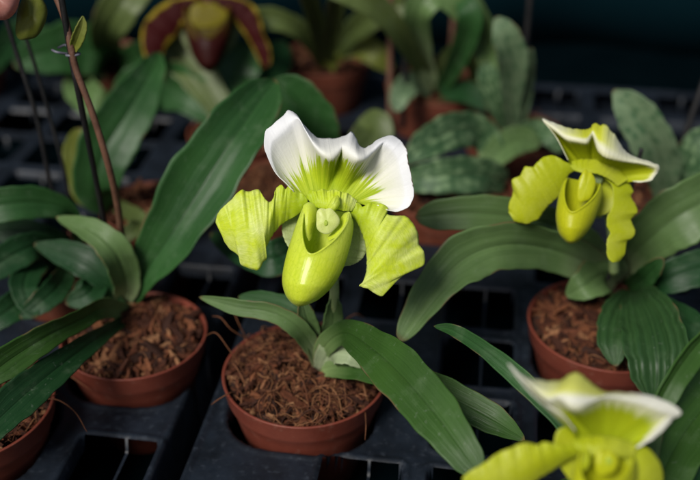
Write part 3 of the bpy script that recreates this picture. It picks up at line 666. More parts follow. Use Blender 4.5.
# infolded side lobes at the mouth
sheet('pouch_lobe', [(308, 202.5), (303.5, 206), (302.5, 214), (303.5, 224), (305.5, 234), (309, 241)], [(310, 202), (315, 204.5), (317.5, 211), (316.5, 220), (313, 229), (311.5, 239)], 'pouch', fl, ZF, dU=[6, 8, 10, 12, 13, 14], dL=[4, 5, 5, 6, 8, 11], dM=[1, 3, 3.5, 3, 2, 0], seed=61, rag=.15)
sheet('pouch_lobe', [(348, 212), (344, 213.5), (340.5, 219), (337, 226), (332, 233), (327, 238)], [(349.5, 212), (351.5, 217), (350.5, 224), (345, 231), (338, 236), (329, 241)], 'pouch', fl, ZF, dU=[5, 5, 6, 7, 9, 12], dL=[7, 9, 11, 13, 14, 15], dM=[1, 2.5, 3, 2.5, 1.5, 0], seed=62, rag=.15)
st = lump('staminode', (327, 220.5), ZF, 12.5, 11.8, 13.6, 2.2, 'stam', fl, notch=2, rot=-.12)
lump('staminode_boss', (326, 223), ZF, 14.6, 2.0, 3.0, .7, 'boss', fl)
sheet('column', [(306, 197), (310, 190), (316, 191.5), (322, 189), (328, 191), (335, 189.5), (341, 192), (347, 193), (352, 197), (357, 201)], [(311, 203), (315, 207), (320, 208), (325, 209), (330, 209), (335, 209), (340, 210), (344, 211), (349, 211), (353, 210)], 'petal', fl, ZF, dU=[2, 5, 5, 5, 2], dL=[3, 8, 9, 8, 3], dM=[1, 2, 2, 2, 1], frillU=.8, fr=7, seed=13)
lump('column', (334, 204), ZF, 10, 5, 9, 3.5, 'pouch', fl, rot=.5)
stem(plA, [(333, 250, .546), (334, 275, .552), (334, 300, .565), (330, 330, .585), (324, 358, .602)], [.0025, .0026, .0028, .0032, .0038], 'stem_green')
leaf(plA, [(324, 362, .03, 7), (331, 335, .052, 10), (334, 312, .068, 9), (334, 296, .08, 5)], 'leaf_grey', fold=.5, wave=.02, name='bract')
leaf(plA, [(319, 368, .026, 6), (325, 346, .050, 10), (346, 333, .068, 13), (374, 350, .080, 21), (402, 376, .083, 26), (432, 410, .080, 25), (459, 446, .074, 20), (482, 478, .066, 11)], 'leaf_A', fold=.2, wave=.03, roll=[10, 5, 0, 0, -4], tipf=.9, label='broad leaf arching to the lower right')
leaf(plA, [(320, 370, .026, 7), (340, 366, .040, 12), (385, 372, .050, 15), (440, 393, .055, 17), (490, 418, .052, 15), (525, 440, .045, 7)], 'leaf_A', fold=.25, wave=.05, roll=8)
leaf(plA, [(320, 372, .024, 7), (330, 352, .046, 13), (350, 352, .052, 13), (368, 366, .045, 7)], 'leaf_pale', fold=.3, wave=.02, name='leaf_sheath')
leaf(plA, [(321, 366, .026, 7), (311, 344, .048, 9), (295, 325, .066, 10), (270, 312, .074, 9), (238, 307, .075, 8), (199, 297, .074, 4)], 'leaf_grey', fold=.35, wave=.04, roll=10)
leaf(plA, [(322, 360, .028, 6), (311, 328, .055, 10), (290, 309, .062, 11), (262, 300, .062, 9), (238, 297, .060, 4)], 'leaf', fold=.25, wave=.05)
leaf(plA, [(320, 368, .026, 7), (314, 342, .048, 9), (307, 318, .068, 9), (302, 300, .082, 6)], 'leaf_grey', fold=.45, wave=.02)

# ====================================================================== plant B, left
plB = plant(pB, 'left orchid with a tall broad leaf and a brown stem tied to a stake')
leaf(plB, [(131, 300, .026, 7), (143, 276, .050, 14), (170, 236, .078, 27), (202, 186, .105, 33), (232, 140, .128, 30), (258, 104, .142, 23), (276, 80, .150, 10)], 'leaf', fold=.5, wave=.08, roll=[0, 10, 14, 10, 4], label='tall broad leaf leaning to the upper right')
leaf(plB, [(124, 302, .026, 8), (126, 280, .050, 14), (115, 252, .075, 16), (92, 231, .085, 12), (56, 217, .083, 4)], 'leaf_grey', fold=.3, wave=.04, roll=-10)
leaf(plB, [(120, 302, .026, 6), (108, 282, .045, 11), (82, 260, .058, 16), (34, 244, .060, 6)], 'leaf_dark', fold=.25, wave=.06)
leaf(plB, [(126, 312, .026, 9), (104, 308, .048, 10), (78, 321, .062, 10), (46, 337, .070, 13), (10, 360, .070, 16), (-26, 388, .066, 12)], 'leaf_A', fold=.3, wave=.05, roll=10)
leaf(plB, [(122, 322, .028, 5), (98, 338, .045, 9), (64, 363, .055, 14), (28, 392, .057, 19), (-6, 424, .054, 17), (-30, 452, .05, 10)], 'leaf_dark', fold=.3, wave=.06, roll=-8)
leaf(plB, [(122, 306, .026, 5), (108, 290, .040, 7), (90, 284, .045, 7), (74, 288, .042, 3)], 'leaf_dark', fold=.3, wave=.05)
stem(plB, [(128, 302, .650), (125, 268, .646), (122, 240, .625), (117, 202, .598), (107, 160, .575), (92, 112, .560), (77, 72, .550), (72, 52, .545), (66, 22, .540), (55, -5, .536), (42, -22, .535), (32, -20, .536), (31, -8, .538)], [.0024, .0024, .0023, .0021, .0020, .0019, .0019, .0019, .0020, .0019, .0017, .0016, .0016], 'stem_brown')
leaf(plB, [(73, 50, .545, 4), (78, 38, .541, 6), (82, 26, .538, 5), (83, 16, .536, 2)], 'bud', mode='z', fold=.5, wave=.02, name='bract', tipf=.7)
lump('flower_bud', (31, 16), .538, 0, 15, 26, 7.2, 'bud', plB, rot=.22)
pf = link('flower', tube_mesh('flower', [atz(31, -12, .537), atz(18, -26, .534), atz(6, -30, .53)], [.002, .003, .004]), M['stem_brown'], plB); pf['label'] = 'pink flower mostly outside the photo'
lump('pouch', (-3, -2), .525, 3, 22, 25, 11, 'pink', pf, rot=.3)
sk = link('plant_stake', tube_mesh('plant_stake', [atz(112, 262, .655), atz(99, 195, .608), atz(80, 100, .560), atz(71, 55, .5475), atz(60, -10, .530), atz(52, -50, .52)], [.0018] * 6, 8), M['stake'])
tag(sk, 'black plant stake tied to the brown orchid stem by a grey wire', 'stake', 'thin plant stakes among the orchids')
tie = []
for k in range(40):
    a = k / 39 * 2 * math.pi * 1.25 + 1.2; c = np.array(atz(73 , 54.5, .5475)); tie.append(c + RGT * (.0036 * math.cos(a)) + np.array([0, .6, -.1]) * .0046 * math.sin(a) + UPV * (.0012 * (k / 39 - .5)))
tie = [atz(52, 50, .5455), atz(58, 52.5, .543)] + tie[4:-4] + [atz(66, 45, .551), atz(58, 48, .553)]
tw = link('twist_tie', tube_mesh('twist_tie', tie, [.0007] * len(tie), 8, 120), M['wire']); tag(tw, 'grey wire twist tie holding the brown stem to its stake', 'twist tie')

# ====================================================================== plant D, right, with the hooded flower
plD = plant(pD, 'slipper orchid on the right with arching grey-green leaves and a hooded yellow-green flower')
ZD = .578
fd = flower(plD, (596, 178), ZD, 'yellow-green flower with hooded white-edged sepal turned to the left')
base = [(574, 168), (582, 165), (592, 164), (602, 166), (612, 172), (624, 183)]
margD = [(567, 158), (556, 137), (548, 127), (542.5, 119), (552.5, 122), (563, 126), (574, 129), (584, 130), (590, 128), (594, 123.5), (600, 125), (605, 124), (611, 130), (617, 138), (623, 148), (629, 154), (643, 159.5), (658, 165), (657, 173), (649, 181.5), (634, 182)]
crsD = [(568, 160), (558, 140), (551, 130), (546, 124), (556, 132), (566, 139.5), (577, 142), (587, 143), (591, 137), (593, 136), (597, 149), (602, 155), (607, 158), (613, 159.5), (620, 161), (630, 162.5), (642, 164), (655, 168), (654, 173), (647, 180), (633, 181)]
nD = len(margD)
fan('dorsal_sepal', base, crsD, margD, 'dorsal_d', fd, ZD, [-4] * 5, [2 + (.8 if i % 2 else -.8) for i in range(nD)], [8, 9, 9, 7, 12, 15, 17, 17, 13, 12, 17, 19, 19, 18, 16, 13, 11, 8, 6, 5, 3], [8, 9, 8, 5, 7, 9, 10, 10, 7, 6, 7, 9, 9, 9, 8, 7, 7, 6, 6, 5, 3], uvr=72, mid_u=.45, rowuv=1.)
sheet('petal', [(577, 164), (566, 162), (555, 156), (544, 157), (537, 162.5), (533, 167), (525, 167), (520, 175.6), (512, 180), (513, 193), (509, 205), (509, 213)], [(580, 170), (570, 173), (566, 180), (563, 188), (559, 196), (553, 201.5), (548, 206), (543, 212.5), (538, 219), (531, 222.5), (525, 223.7), (514, 221)], 'petal_d', fd, ZD, dU=[0, 3, 1, 4, 0, 3, -3, -4], dL=[0, -3, -4, -4, -3, -4], dM=[0, 2, 4, 5, 4, 1], frillU=.45, fr=5, seed=21)
sheet('petal', [(622, 178), (629, 183), (633, 191), (631, 197), (636.7, 207), (636.7, 213), (631, 220), (635, 230), (633, 237), (626.7, 242), (625, 253), (619, 261.5)], [(604, 178), (611, 184), (613, 190), (613.5, 199), (612, 207.5), (608, 215), (606.7, 225), (610, 233), (607, 240), (606.7, 247), (608, 258), (613, 262.5)], 'petal_d', fd, ZD, dU=[-5, -4, -5, -4, -5, -3, -4, -3], dL=[0, 2, 3, 4, 3, 4, 3], dM=[0, 1, 1, 1, 1, 1], frillU=.3, fr=4, seed=22)
sheet('synsepal', [(588, 176), (586, 190), (588, 204), (594, 214), (600, 216)], [(606, 174), (617, 184), (620, 195), (616, 206), (606, 214)], 'petal_d', fd, ZD, dU=[-8, -9, -9], dL=[-7, -8, -9], dM=[-2, -2, 0], seed=23)
pouch('pouch', [(565, 178), (562, 188), (559, 202), (557.4, 217), (560, 232), (566, 240), (569.5, 242.2)], [(602, 184), (601, 195), (597.5, 208), (592, 222), (584, 234), (576, 241), (571, 242.4)], 'pouch_d', fd, ZD, dc=[6, 7, 8, 8], df=[12, 17, 20, 20, 16, 9], dbk=[-1, -3, -4, -2, 3], v0f=.42, toe=None, skew=-.25)
lump('staminode', (586, 186), ZD, 11.5, 9, 17, 1.8, 'pouch_d', fd, notch=4, rot=.18)
sheet('column', [(568, 163), (576, 160), (586, 159), (597, 160), (608, 163), (618, 169), (628, 180)], [(573, 170), (578, 172), (584, 173), (592, 173), (600, 175), (609, 179), (618, 186)], 'petal_d', fd, ZD, dU=[0, 0, 0, 0, 0], dL=[3, 6, 7, 6, 2], dM=[0, 1, 1, 0], frillU=.3, fr=4, seed=25)
stem(plD, [(606, 208, .600), (610, 225, .603), (613, 250, .618), (614, 272, .632)], [.0024, .0025, .0028, .0034])
leaf(plD, [(613, 278, .028, 10), (585, 262, .058, 18), (545, 248, .078, 21), (503, 245, .090, 23), (464, 259, .088, 25), (432, 292, .075, 18), (399, 342, .055, 9)], 'leaf_grey', fold=.32, wave=.05, roll=[0, 10, 14, 10, -10, -14], tipf=.93, label='long leaf arching over to the left')
leaf(plD, [(612, 274, .030, 8), (590, 246, .062, 14), (545, 223, .085, 17), (480, 213, .098, 18), (415, 217, .095, 13)], 'leaf_grey', fold=.2, wave=.03, tipf=.88)
leaf(plD, [(618, 276, .028, 10), (636, 252, .055, 19), (664, 226, .080, 28), (700, 204, .095, 29), (745, 182, .100, 16)], 'leaf_grey', fold=.28, wave=.04, roll=-8)
leaf(plD, [(617, 284, .028, 14), (604, 274, .045, 22), (585, 285, .050, 16), (566, 296, .040, 5)], 'leaf_grey', fold=.2, wave=.03, name='leaf_sheath')
leaf(plD, [(628, 288, .026, 7), (642, 280, .048, 10), (654, 268, .065, 9), (663, 258, .075, 4)], 'leaf', fold=.35, wave=.03)
leaf(plD, [(630, 290, .026, 8), (662, 280, .050, 15), (700, 268, .060, 18), (745, 262, .060, 10)], 'leaf_dark', fold=.28, wave=.05)
leaf(plD, [(634, 290, .030, 8), (640, 300, .050, 20), (651, 326, .056, 30), (657, 358, .050, 30), (657, 386, .038, 22), (654, 404, .028, 10)], 'leaf_ribbed', fold=.12, wave=.02, plic=.085, nu=61, tipf=.75, label='ribbed leaf folding down over the pot')
leaf(plD, [(630, 292, .028, 7), (620, 312, .046, 17), (614, 338, .046, 17), (616, 366, .036, 9)], 'leaf_ribbed', fold=.12, wave=.02, plic=.06, nu=45, tipf=.7)
leaf(plD, [(640, 296, .026, 8), (672, 312, .040, 12), (708, 336, .042, 14), (740, 360, .038, 7)], 'leaf_dark', fold=.25, wave=.05)

# ====================================================================== plant Q, nearest, bottom right
plQ = plant(pQ, 'nearest slipper orchid, its blurred flower cut off by the bottom edge')
ZQ = .405
fq = flower(plQ, (600, 450), ZQ, 'blurred lime flower with drooping white-edged hood')
base = [(578, 444), (585, 440), (595, 438), (607, 438), (620, 441), (634, 447)]
margQ = [(574, 428), (560, 412), (540, 401), (524, 384), (508.6, 363.5), (523, 375.5), (543, 380.5), (560, 381), (570, 374), (578.6, 372.5), (588.6, 381), (603, 391), (616, 392), (628.6, 393), (641, 394.5), (654, 397), (674, 405.5), (681.4, 413), (673, 418.6), (660, 433), (648, 442), (637, 448)]
crsQ = [(575, 430), (563, 416), (546, 405), (530, 392), (514, 372), (530, 386), (547, 401), (556, 399), (561, 401), (569, 408), (579, 409.5), (588, 405), (599, 399), (614, 399), (630, 402), (645, 406), (662, 412), (670, 415), (663, 421), (652, 433), (644, 441), (636, 447)]
nQ = len(margQ)
fan('dorsal_sepal', base, crsQ, margQ, 'dorsal_q', fq, ZQ, [-3] * 5, [0 + (.6 if i % 2 else -.6) for i in range(nQ)], [5, 7, 8, 8, 6, 10, 13, 13, 14, 16, 16, 14, 12, 10, 9, 8, 7, 6, 5, 4, 3, 3], [5, 7, 8, 7, 4, 4, 5, 5, 4, 5, 6, 6, 6, 6, 6, 6, 6, 6, 5, 4, 3, 3], uvr=74, mid_u=.46, rowuv=.7)
sheet('petal', [(590, 440), (575, 443), (561, 445), (552, 443), (543, 442), (537, 445), (530, 443), (521, 443), (510, 448), (498, 453), (484, 463), (470, 471), (462, 478)], [(592, 450), (580, 454), (569, 459), (560, 465), (551, 471), (543, 476), (535, 481), (526, 487), (517, 492), (507, 497), (495, 500), (480, 498), (466, 488)], 'petal_d', fq, ZQ, dU=[0, 2, 4, 2, 5, 2, 3, 0, -2], dL=[0, -2, -3, -3, -4, -5], dM=[0, 2, 4, 4, 3, 1], frillU=.8, fr=8, seed=31)
sheet('petal', [(618, 442), (632, 443), (645, 447), (655, 455), (661, 466), (663, 480), (660, 495), (652, 512)], [(612, 450), (620, 456), (626, 463), (630, 472), (632, 483), (634, 495), (638, 506), (644, 516)], 'petal_d', fq, ZQ, dU=[0, -1, -3, -5, -6], dL=[0, 2, 3, 2, 0], dM=[0, 2, 3, 2, 0], seed=32)
sheet('synsepal', [(588, 440), (570, 428), (558, 430), (554, 444), (557, 460), (566, 475), (580, 490)], [(606, 442), (612, 452), (614, 465), (614, 478), (611, 490), (604, 498), (594, 502)], 'petal_d', fq, ZQ, dU=[-7, -7, -8], dL=[-6, -7, -8], dM=[-2, -2, 0], seed=33)
pouch('pouch', [(580, 452), (576, 466), (573, 484), (573, 502), (579, 518), (590, 527), (596, 529)], [(634, 456), (635, 470), (632, 488), (626, 506), (615, 520), (604, 528), (598, 529)], 'pouch_d', fq, ZQ, dc=[5, 6, 7, 7], df=[11, 15, 18, 18, 14, 8], dbk=[-1, -3, -4, -2, 3], v0f=.40, toe=None, skew=-.1)
sq = lump('staminode', (606, 462), ZQ, 11, 12, 14, 1.6, 'pouch_d', fq, notch=4)
lump('staminode_boss', (609, 461), ZQ, 12.4, 3, 3.6, .8, 'boss', fq)
lump('pouch_lobe', (586, 461), ZQ, 9, 5, 11, 2, 'petal_d', fq, rot=.2)
sheet('column', [(572, 441), (584, 437), (596, 436), (610, 437), (624, 440), (638, 446)], [(580, 452), (588, 455), (598, 456), (610, 456), (622, 457), (632, 458)], 'petal_d', fq, ZQ, dU=[2, 3, 4, 3, 2], dL=[4, 9, 10, 9, 4], dM=[1, 2, 2, 1], frillU=.5, fr=4, seed=35)
stem(plQ, [(604, 492, .426), (610, 520, .440), (620, 560, .462), (626, 600, .478)], [.0024, .0025, .0028, .0034])
leaf(plQ, [(622, 592, .026, 8), (606, 500, .060, 11), (570, 428, .072, 11), (528, 386, .082, 10.5), (488, 352, .088, 8), (455, 331, .088, 6), (434, 326, .084, 3)], 'leaf', fold=.4, wave=.03, label='narrow leaf with a hooked tip reaching to the upper left')
leaf(plQ, [(632, 592, .026, 10), (650, 505, .060, 22), (680, 440, .075, 30), (716, 395, .080, 28), (745, 370, .08, 12)], 'leaf_A', fold=.22, wave=.04)
leaf(plQ, [(636, 595, .026, 8), (668, 520, .055, 18), (705, 470, .065, 22), (745, 430, .065, 12)], 'leaf_dark', fold=.25, wave=.04)
leaf(plQ, [(630, 590, .026, 6), (640, 500, .064, 9), (652, 425, .088, 9), (672, 380, .105, 11), (700, 342, .115, 10), (725, 318, .12, 4)], 'leaf_A', fold=.55, wave=.03, roll=-35)
leaf(plQ, [(616, 592, .026, 8), (590, 540, .048, 14), (572, 500, .055, 14), (565, 478, .055, 8)], 'leaf', fold=.25, wave=.04)

# ====================================================================== background plants
plJ = plant(pJ, 'slipper orchid behind the white-topped flower with dark leaves on both sides of it')
leaf(plJ, [(322, 196, .026, 10), (320, 165, .068, 22), (308, 128, .105, 31), (290, 98, .128, 27), (272, 80, .140, 12)], 'leaf', fold=.22, wave=.04, roll=8)
leaf(plJ, [(318, 196, .026, 9), (310, 232, .058, 15), (275, 258, .066, 18), (240, 249, .058, 14), (210, 234, .048, 6)], 'leaf_dark', fold=.2, wave=.05)
leaf(plJ, [(326, 196, .026, 9), (352, 160, .05, 17), (374, 132, .065, 20), (362, 116, .07, 11)], 'leaf_olive', fold=.22, wave=.04)
plE = plant(pE, 'slipper orchid on the far left with low leaves running off the left edge')
leaf(plE, [(80, 252, .028, 4), (72, 215, .068, 8), (42, 203, .083, 15), (2, 205, .088, 17), (-45, 218, .08, 10)], 'leaf', fold=.25, wave=.05)
leaf(plE, [(74, 256, .026, 6), (52, 238, .05, 10), (12, 230, .058, 12), (-35, 235, .055, 7)], 'leaf_dark', fold=.25, wave=.05)
leaf(plE, [(68, 256, .026, 7), (40, 258, .045, 13), (24, 285, .045, 14), (36, 318, .035, 8)], 'leaf_dark', fold=.25, wave=.04)
leaf(plE, [(78, 262, .026, 6), (96, 262, .040, 11), (92, 290, .044, 13), (66, 304, .038, 7)], 'leaf_dark', fold=.25, wave=.04)
leaf(plE, [(70, 262, .026, 6), (60, 284, .042, 12), (44, 300, .042, 12), (20, 318, .034, 6)], 'leaf_dark', fold=.25, wave=.04)
leaf(plE, [(66, 262, .026, 6), (40, 246, .055, 13), (8, 258, .058, 16), (-30, 285, .05, 10)], 'leaf_dark', fold=.25, wave=.05)
leaf(plE, [(64, 266, .026, 6), (34, 290, .036, 13), (6, 312, .036, 14), (-24, 330, .03, 8)], 'leaf_dark', fold=.25, wave=.05)
plF = plant(pF, 'slipper orchid with upright green leaf and one yellowing leaf behind the brown stem')
leaf(plF, [(112, 205, .03, 10), (96, 190, .050, 20), (105, 150, .078, 27), (128, 112, .100, 25), (150, 74, .118, 15), (160, 52, .125, 6)], 'leaf', fold=.3, wave=.04)
leaf(plF, [(108, 206, .028, 7), (86, 195, .042, 11), (77, 160, .062, 14), (80, 128, .078, 9)], 'leaf_yellow', fold=.25, wave=.04)
leaf(plF, [(118, 206, .028, 7), (140, 222, .048, 9), (118, 240, .045, 7), (104, 250, .035, 3)], 'leaf_olive', fold=.25, wave=.04)


# plant R, the maroon flower at the top
plR = plant(pR, 'slipper orchid at the top with a blurred maroon and yellow flower')
ZR = .84
fr_ = flower(plR, (207, 4), ZR, 'maroon slipper flower with yellow frilled edges', 'stem_brown')
sheet('petal', [(196, -4), (184, -3), (170, 0), (160, 6), (152, 13), (145, 22), (141, 34), (142, 48), (146, 60), (152, 70)], [(200, 12), (190, 17), (184, 23), (179, 30), (175, 37), (170, 42), (166, 47), (163, 55), (161, 62), (156, 71)], 'red_petal', fr_, ZR, dU=[0, 3, 0, 4, 0, 2, -4], dL=[0, -2, -3, -4, -5], dM=[0, 3, 4, 3, 0], frillU=1.2, frillL=.6, fr=6, seed=41)
sheet('petal', [(220, -5), (236, -3), (247, 1), (256, 8), (261, 20), (264, 34), (270, 48), (271, 62), (266, 68)], [(214, 12), (225, 13), (232, 19), (239, 27), (245, 35), (250, 43), (254, 51), (258, 60), (263, 68)], 'red_petal', fr_, ZR, dU=[0, 3, 0, 4, 0, 2, -4], dL=[0, -2, -3, -4, -5], dM=[0, 3, 4, 3, 0], frillU=1.2, frillL=.6, fr=6, seed=42)
sheet('dorsal_sepal', [(196, 2), (182, -12), (176, -34), (184, -58), (200, -76)], [(218, 2), (232, -12), (238, -34), (228, -58), (206, -76)], 'red_petal', fr_, ZR, dU=[-4, 0, 2, 0], dL=[-4, 0, 2, 0], dM=[-2, -4, -3, 0], seed=43)
sheet('synsepal', [(194, 2), (182, 16), (180, 34), (190, 54), (204, 66)], [(220, 2), (238, 12), (240, 30), (232, 48), (212, 66)], 'leaf_olive', fr_, ZR, dU=[-8, -9, -10], dL=[-8, -9, -10], dM=[-2, -2, 0], seed=44)
pouch('pouch', [(183, 6), (184, 20), (188, 38), (193, 54), (200, 66), (208, 71.5)], [(232, 6), (231, 20), (228, 38), (223, 54), (217, 66), (210, 72)], 'red_pouch', fr_, ZR, dc=[5, 7, 8, 8], df=[12, 18, 22, 20, 10], dbk=[-1, -4, -5, 0], v0f=.42, toe=None)
lump('column', (206, 24), ZR, 11, 21, 22, 3, 'red_olive', fr_)
lump('staminode', (207, 15), ZR, 14.5, 19, 14, 1.2, 'red_yellow', fr_, notch=3)
sheet('pouch_rim', [(187, 14), (192, 24), (198, 34), (206, 43), (213, 38), (219, 29), (225, 15)], [(183, 12), (187, 26), (195, 38), (206, 48), (216, 42), (224, 31), (229, 13)], 'red_olive', fr_, ZR, dU=[16, 19, 23, 25, 23, 19, 16], dL=[16, 20, 24, 26, 24, 20, 16], seed=45)
stem(plR, [(210, 44, .862), (213, 72, .870), (228, 108, .872), (240, 138, .878)], [.003, .003, .003, .0035], 'stem_brown')
leaf(plR, [(236, 134, .03, 10), (196, 98, .050, 20), (165, 84, .062, 25), (140, 84, .068, 20), (112, 92, .062, 9)], 'leaf', fold=.25, wave=.05)
leaf(plR, [(240, 134, .03, 9), (232, 84, .060, 19), (240, 62, .075, 22), (252, 46, .085, 10)], 'leaf', fold=.25, wave=.05)
leaf(plR, [(236, 134, .03, 9), (202, 80, .065, 18), (176, 50, .085, 20), (158, 34, .10, 11)], 'leaf_olive', fold=.25, wave=.05)
plS = plant(pS, 'slipper orchid at the upper left with a wide level leaf behind the tied stem')
leaf(plS, [(112, 66, .03, 9), (106, 58, .06, 20), (80, 48, .075, 26), (46, 52, .078, 22), (14, 66, .07, 9)], 'leaf', fold=.2, wave=.05)
leaf(plS, [(114, 66, .03, 9), (128, 62, .055, 15), (152, 52, .07, 14), (172, 44, .07, 6)], 'leaf', fold=.2, wave=.05)
leaf(plS, [(110, 66, .03, 8), (106, 36, .09, 15), (118, 10, .12, 19), (140, -20, .14, 16), (150, -44, .15, 6)], 'leaf_olive', fold=.25, wave=.04)
leaf(plS, [(108, 68, .03, 8), (80, 82, .045, 14), (92, 100, .05, 17), (118, 108, .04, 8)], 'leaf_grey', fold=.25, wave=.05)

# plant G, pale strap leaves at the far end
plG = plant(pG, 'orchid in the far pot with narrow pale strap leaves spreading to both sides')
leaf(plG, [(325, 66, .05, 6), (310, 40, .085, 9), (290, 24, .105, 10), (262, 18, .112, 11), (232, 24, .108, 6)], 'leaf_olive', fold=.35, wave=.03)
leaf(plG, [(328, 66, .05, 6), (350, 34, .09, 11), (380, 14, .115, 13), (410, 4, .125, 12), (440, 4, .125, 6)], 'leaf_olive', fold=.35, wave=.03)
leaf(plG, [(328, 68, .05, 6), (338, 52, .068, 9), (358, 46, .075, 12), (378, 56, .07, 12), (392, 72, .055, 6)], 'leaf_yellow', fold=.3, wave=.03)
leaf(plG, [(324, 66, .05, 5), (318, 30, .10, 8), (308, -6, .145, 9), (300, -30, .17, 4)], 'leaf_olive', fold=.4, wave=.03)
leaf(plG, [(327, 66, .05, 5), (333, 30, .10, 8), (338, -4, .145, 9), (346, -30, .17, 4)], 'leaf_olive', fold=.4, wave=.03)
leaf(plR, [(240, 134, .03, 8), (262, 92, .05, 15), (276, 62, .06, 15), (282, 40, .066, 7)], 'leaf_dark', fold=.25, wave=.04)
# plant H
plH = plant(pH, 'orchid by the thin stakes with tall drooping pale leaves')
leaf(plH, [(434, 92, .045, 7), (420, 50, .095, 12), (418, 12, .135, 14), (440, -8, .15, 16), (468, 10, .135, 16), (486, 48, .10, 14), (492, 84, .07, 7)], 'leaf_grey', fold=.3, wave=.03)
leaf(plH, [(438, 92, .045, 7), (448, 62, .08, 11), (470, 52, .09, 12), (478, 72, .07, 9), (474, 100, .045, 5)], 'leaf_olive', fold=.3, wave=.03)
leaf(plH, [(432, 92, .045, 6), (416, 82, .062, 11), (402, 92, .062, 12), (396, 112, .05, 6)], 'leaf_mottled_pale', fold=.25, wave=.03)
leaf(plH, [(434, 90, .045, 6), (404, 40, .11, 10), (380, 10, .14, 12), (350, -6, .155, 12), (320, -12, .16, 7)], 'leaf_olive', fold=.35, wave=.03)
leaf(plH, [(440, 92, .045, 7), (462, 50, .10, 11), (470, 14, .135, 12), (452, -14, .15, 8)], 'leaf', fold=.3, wave=.03)
leaf(plH, [(440, 94, .045, 7), (466, 92, .055, 11), (490, 108, .05, 7)], 'leaf_dark', fold=.3, wave=.03)
# plant I
plI = plant(pI, 'orchid with upright mottled leaves in the small orange-brown pot')
leaf(plI, [(514, 136, .032, 7), (512, 98, .075, 10), (513, 62, .112, 15), (506, 36, .135, 14), (496, 17, .148, 6)], 'leaf_mottled_pale', fold=.25, wave=.04)
leaf(plI, [(516, 136, .032, 6), (524, 100, .07, 7), (528, 68, .10, 7), (532, 48, .12, 3)], 'leaf_mottled_pale', fold=.4, wave=.03)
leaf(plI, [(512, 136, .032, 6), (500, 110, .06, 10), (490, 82, .085, 12), (484, 62, .10, 6)], 'leaf_mottled', fold=.3, wave=.03)
leaf(plI, [(516, 138, .032, 7), (536, 130, .05, 11), (552, 138, .05, 10), (562, 152, .04, 5)], 'leaf_mottled', fold=.25, wave=.04)
# plant N
plN = plant(pN, 'orchid with long low mottled leaves behind the white-topped flower')
leaf(plN, [(500, 176, .03, 8), (484, 136, .06, 15), (458, 130, .072, 18), (428, 143, .072, 16), (404, 163, .062, 7)], 'leaf_mottled', fold=.22, wave=.04)
leaf(plN, [(505, 184, .03, 9), (486, 176, .045, 17), (454, 175, .052, 18), (424, 178, .050, 15), (398, 182, .042, 7)], 'leaf_mottled', fold=.22, wave=.04)
leaf(plN, [(470, 190, .03, 8), (498, 152, .05, 14), (520, 140, .055, 14), (540, 144, .05, 7)], 'leaf_grey', fold=.22, wave=.04)
# plant L
plL = plant(pL, 'orchid with one broad mottled leaf against the dark sheet at the right')
leaf(plL, [(664, 200, .028, 8), (662, 168, .062, 18), (650, 138, .090, 21), (632, 110, .110, 18), (613, 90, .122, 6)], 'leaf_mottled_pale', fold=.25, wave=.04)
leaf(plL, [(668, 200, .028, 7), (684, 170, .055, 15), (700, 146, .075, 17), (720, 130, .085, 9)], 'leaf_mottled', fold=.25, wave=.04)
plK = plant(pK, 'orchid at the far left edge with a dark leaf over its red pot')
leaf(plK, [(-14, 74, .035, 7), (6, 46, .07, 13), (26, 30, .09, 14), (46, 26, .09, 7)], 'leaf_dark', fold=.25, wave=.04)
leaf(plK, [(-18, 74, .035, 7), (-30, 40, .07, 13), (-24, 6, .10, 14), (-10, -14, .115, 7)], 'leaf', fold=.25, wave=.04)

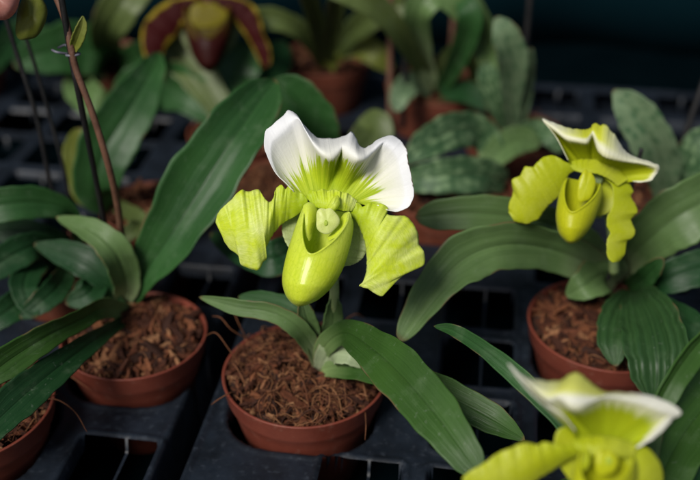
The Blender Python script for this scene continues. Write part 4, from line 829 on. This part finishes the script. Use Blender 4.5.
# ------------------------------------------------------------------ stakes
SG = 'thin plant stakes among the orchids'
def stake(pts, r, label, m='stake'):
    o = link('plant_stake', tube_mesh('plant_stake', [atz(*p) for p in pts], [r] * len(pts), 8), M[m]); return tag(o, label, 'stake', SG)
stake([(76, 262, .690), (52, 190, .665), (36, 115, .640), (14, 45, .62), (-6, -20, .60)], .0016, 'dark thin stake left of the tied one, leaning from the upper left edge')
stake([(72, 240, .700), (66, 180, .680), (44, 96, .655), (30, 50, .64), (8, -20, .62)], .0013, 'thinnest dark stake, between the two taller stakes at the left')
stake([(390, 130, .86), (390, 60, .835), (391, -30, .80)], .0026, 'blurred brown stake just above the ruffled white sepal', 'stem_brown')
stake([(403, 128, .87), (405, 60, .845), (409, -30, .81)], .0026, 'blurred black stake beside the brown one near the tray end')
stake([(516, 140, .872), (522, 80, .845), (529, 10, .815), (532, -30, .80)], .0026, 'thick blurred black stake beside the upright mottled leaves')
stake([(660, 205, .765), (676, 165, .75), (692, 115, .735), (712, 60, .72)], .0026, 'black stake leaning right at the photo edge by the broad mottled leaf')
stake([(608, 280, .636), (624, 215, .628), (640, 155, .612), (641, 150, .611)], .0014, 'short black stake behind the hooded yellow-green flower')
stake([(447, 100, .95), (452, 40, .92), (456, -30, .89)], .0026, 'brown blurred stake rising through the drooping pale leaves', 'stem_brown')

# ------------------------------------------------------------------ camera, light
cam = bpy.data.cameras.new('Camera'); co = bpy.data.objects.new('Camera', cam); COL.objects.link(co)
co.location = CAM; co.rotation_euler = (math.pi / 2 - PITCH, 0, 0)
cam.sensor_width = 36; cam.lens = 36 * F / 700; cam.clip_start = .01; cam.clip_end = 60
cam.dof.use_dof = True; cam.dof.focus_distance = .515; cam.dof.aperture_fstop = 4.1; cam.dof.aperture_blades = 9
SC.camera = co
W = bpy.data.worlds.new('World'); SC.world = W; W.use_nodes = True
nt = W.node_tree; bg = nt.nodes['Background']; sky = nt.nodes.new('ShaderNodeTexSky'); sky.sky_type = 'NISHITA'; sky.sun_disc = False
EL, AZ = R(46), R(214)         # azimuth measured clockwise from +Y
sky.sun_elevation = EL; sky.sun_rotation = AZ; sky.air_density = 1.2; sky.dust_density = 2.5
nt.links.new(sky.outputs[0], bg.inputs[0]); bg.inputs[1].default_value = .05
sun = bpy.data.lights.new('Sun', 'SUN'); sun.energy = 3.0; sun.angle = R(20); sun.color = (1, .96, .90)
so = bpy.data.objects.new('Sun', sun); COL.objects.link(so)
sd = Vector((math.sin(AZ) * math.cos(EL), math.cos(AZ) * math.cos(EL), math.sin(EL)))
so.rotation_euler = sd.to_track_quat('Z', 'Y').to_euler(); so.location = sd * 3
SC.view_settings.view_transform = 'Standard'; SC.view_settings.look = 'None'; SC.view_settings.gamma = 1; SC.view_settings.exposure = .36
SC.render.engine = 'CYCLES'; SC.cycles.use_denoising = True; SC.cycles.max_bounces = 6
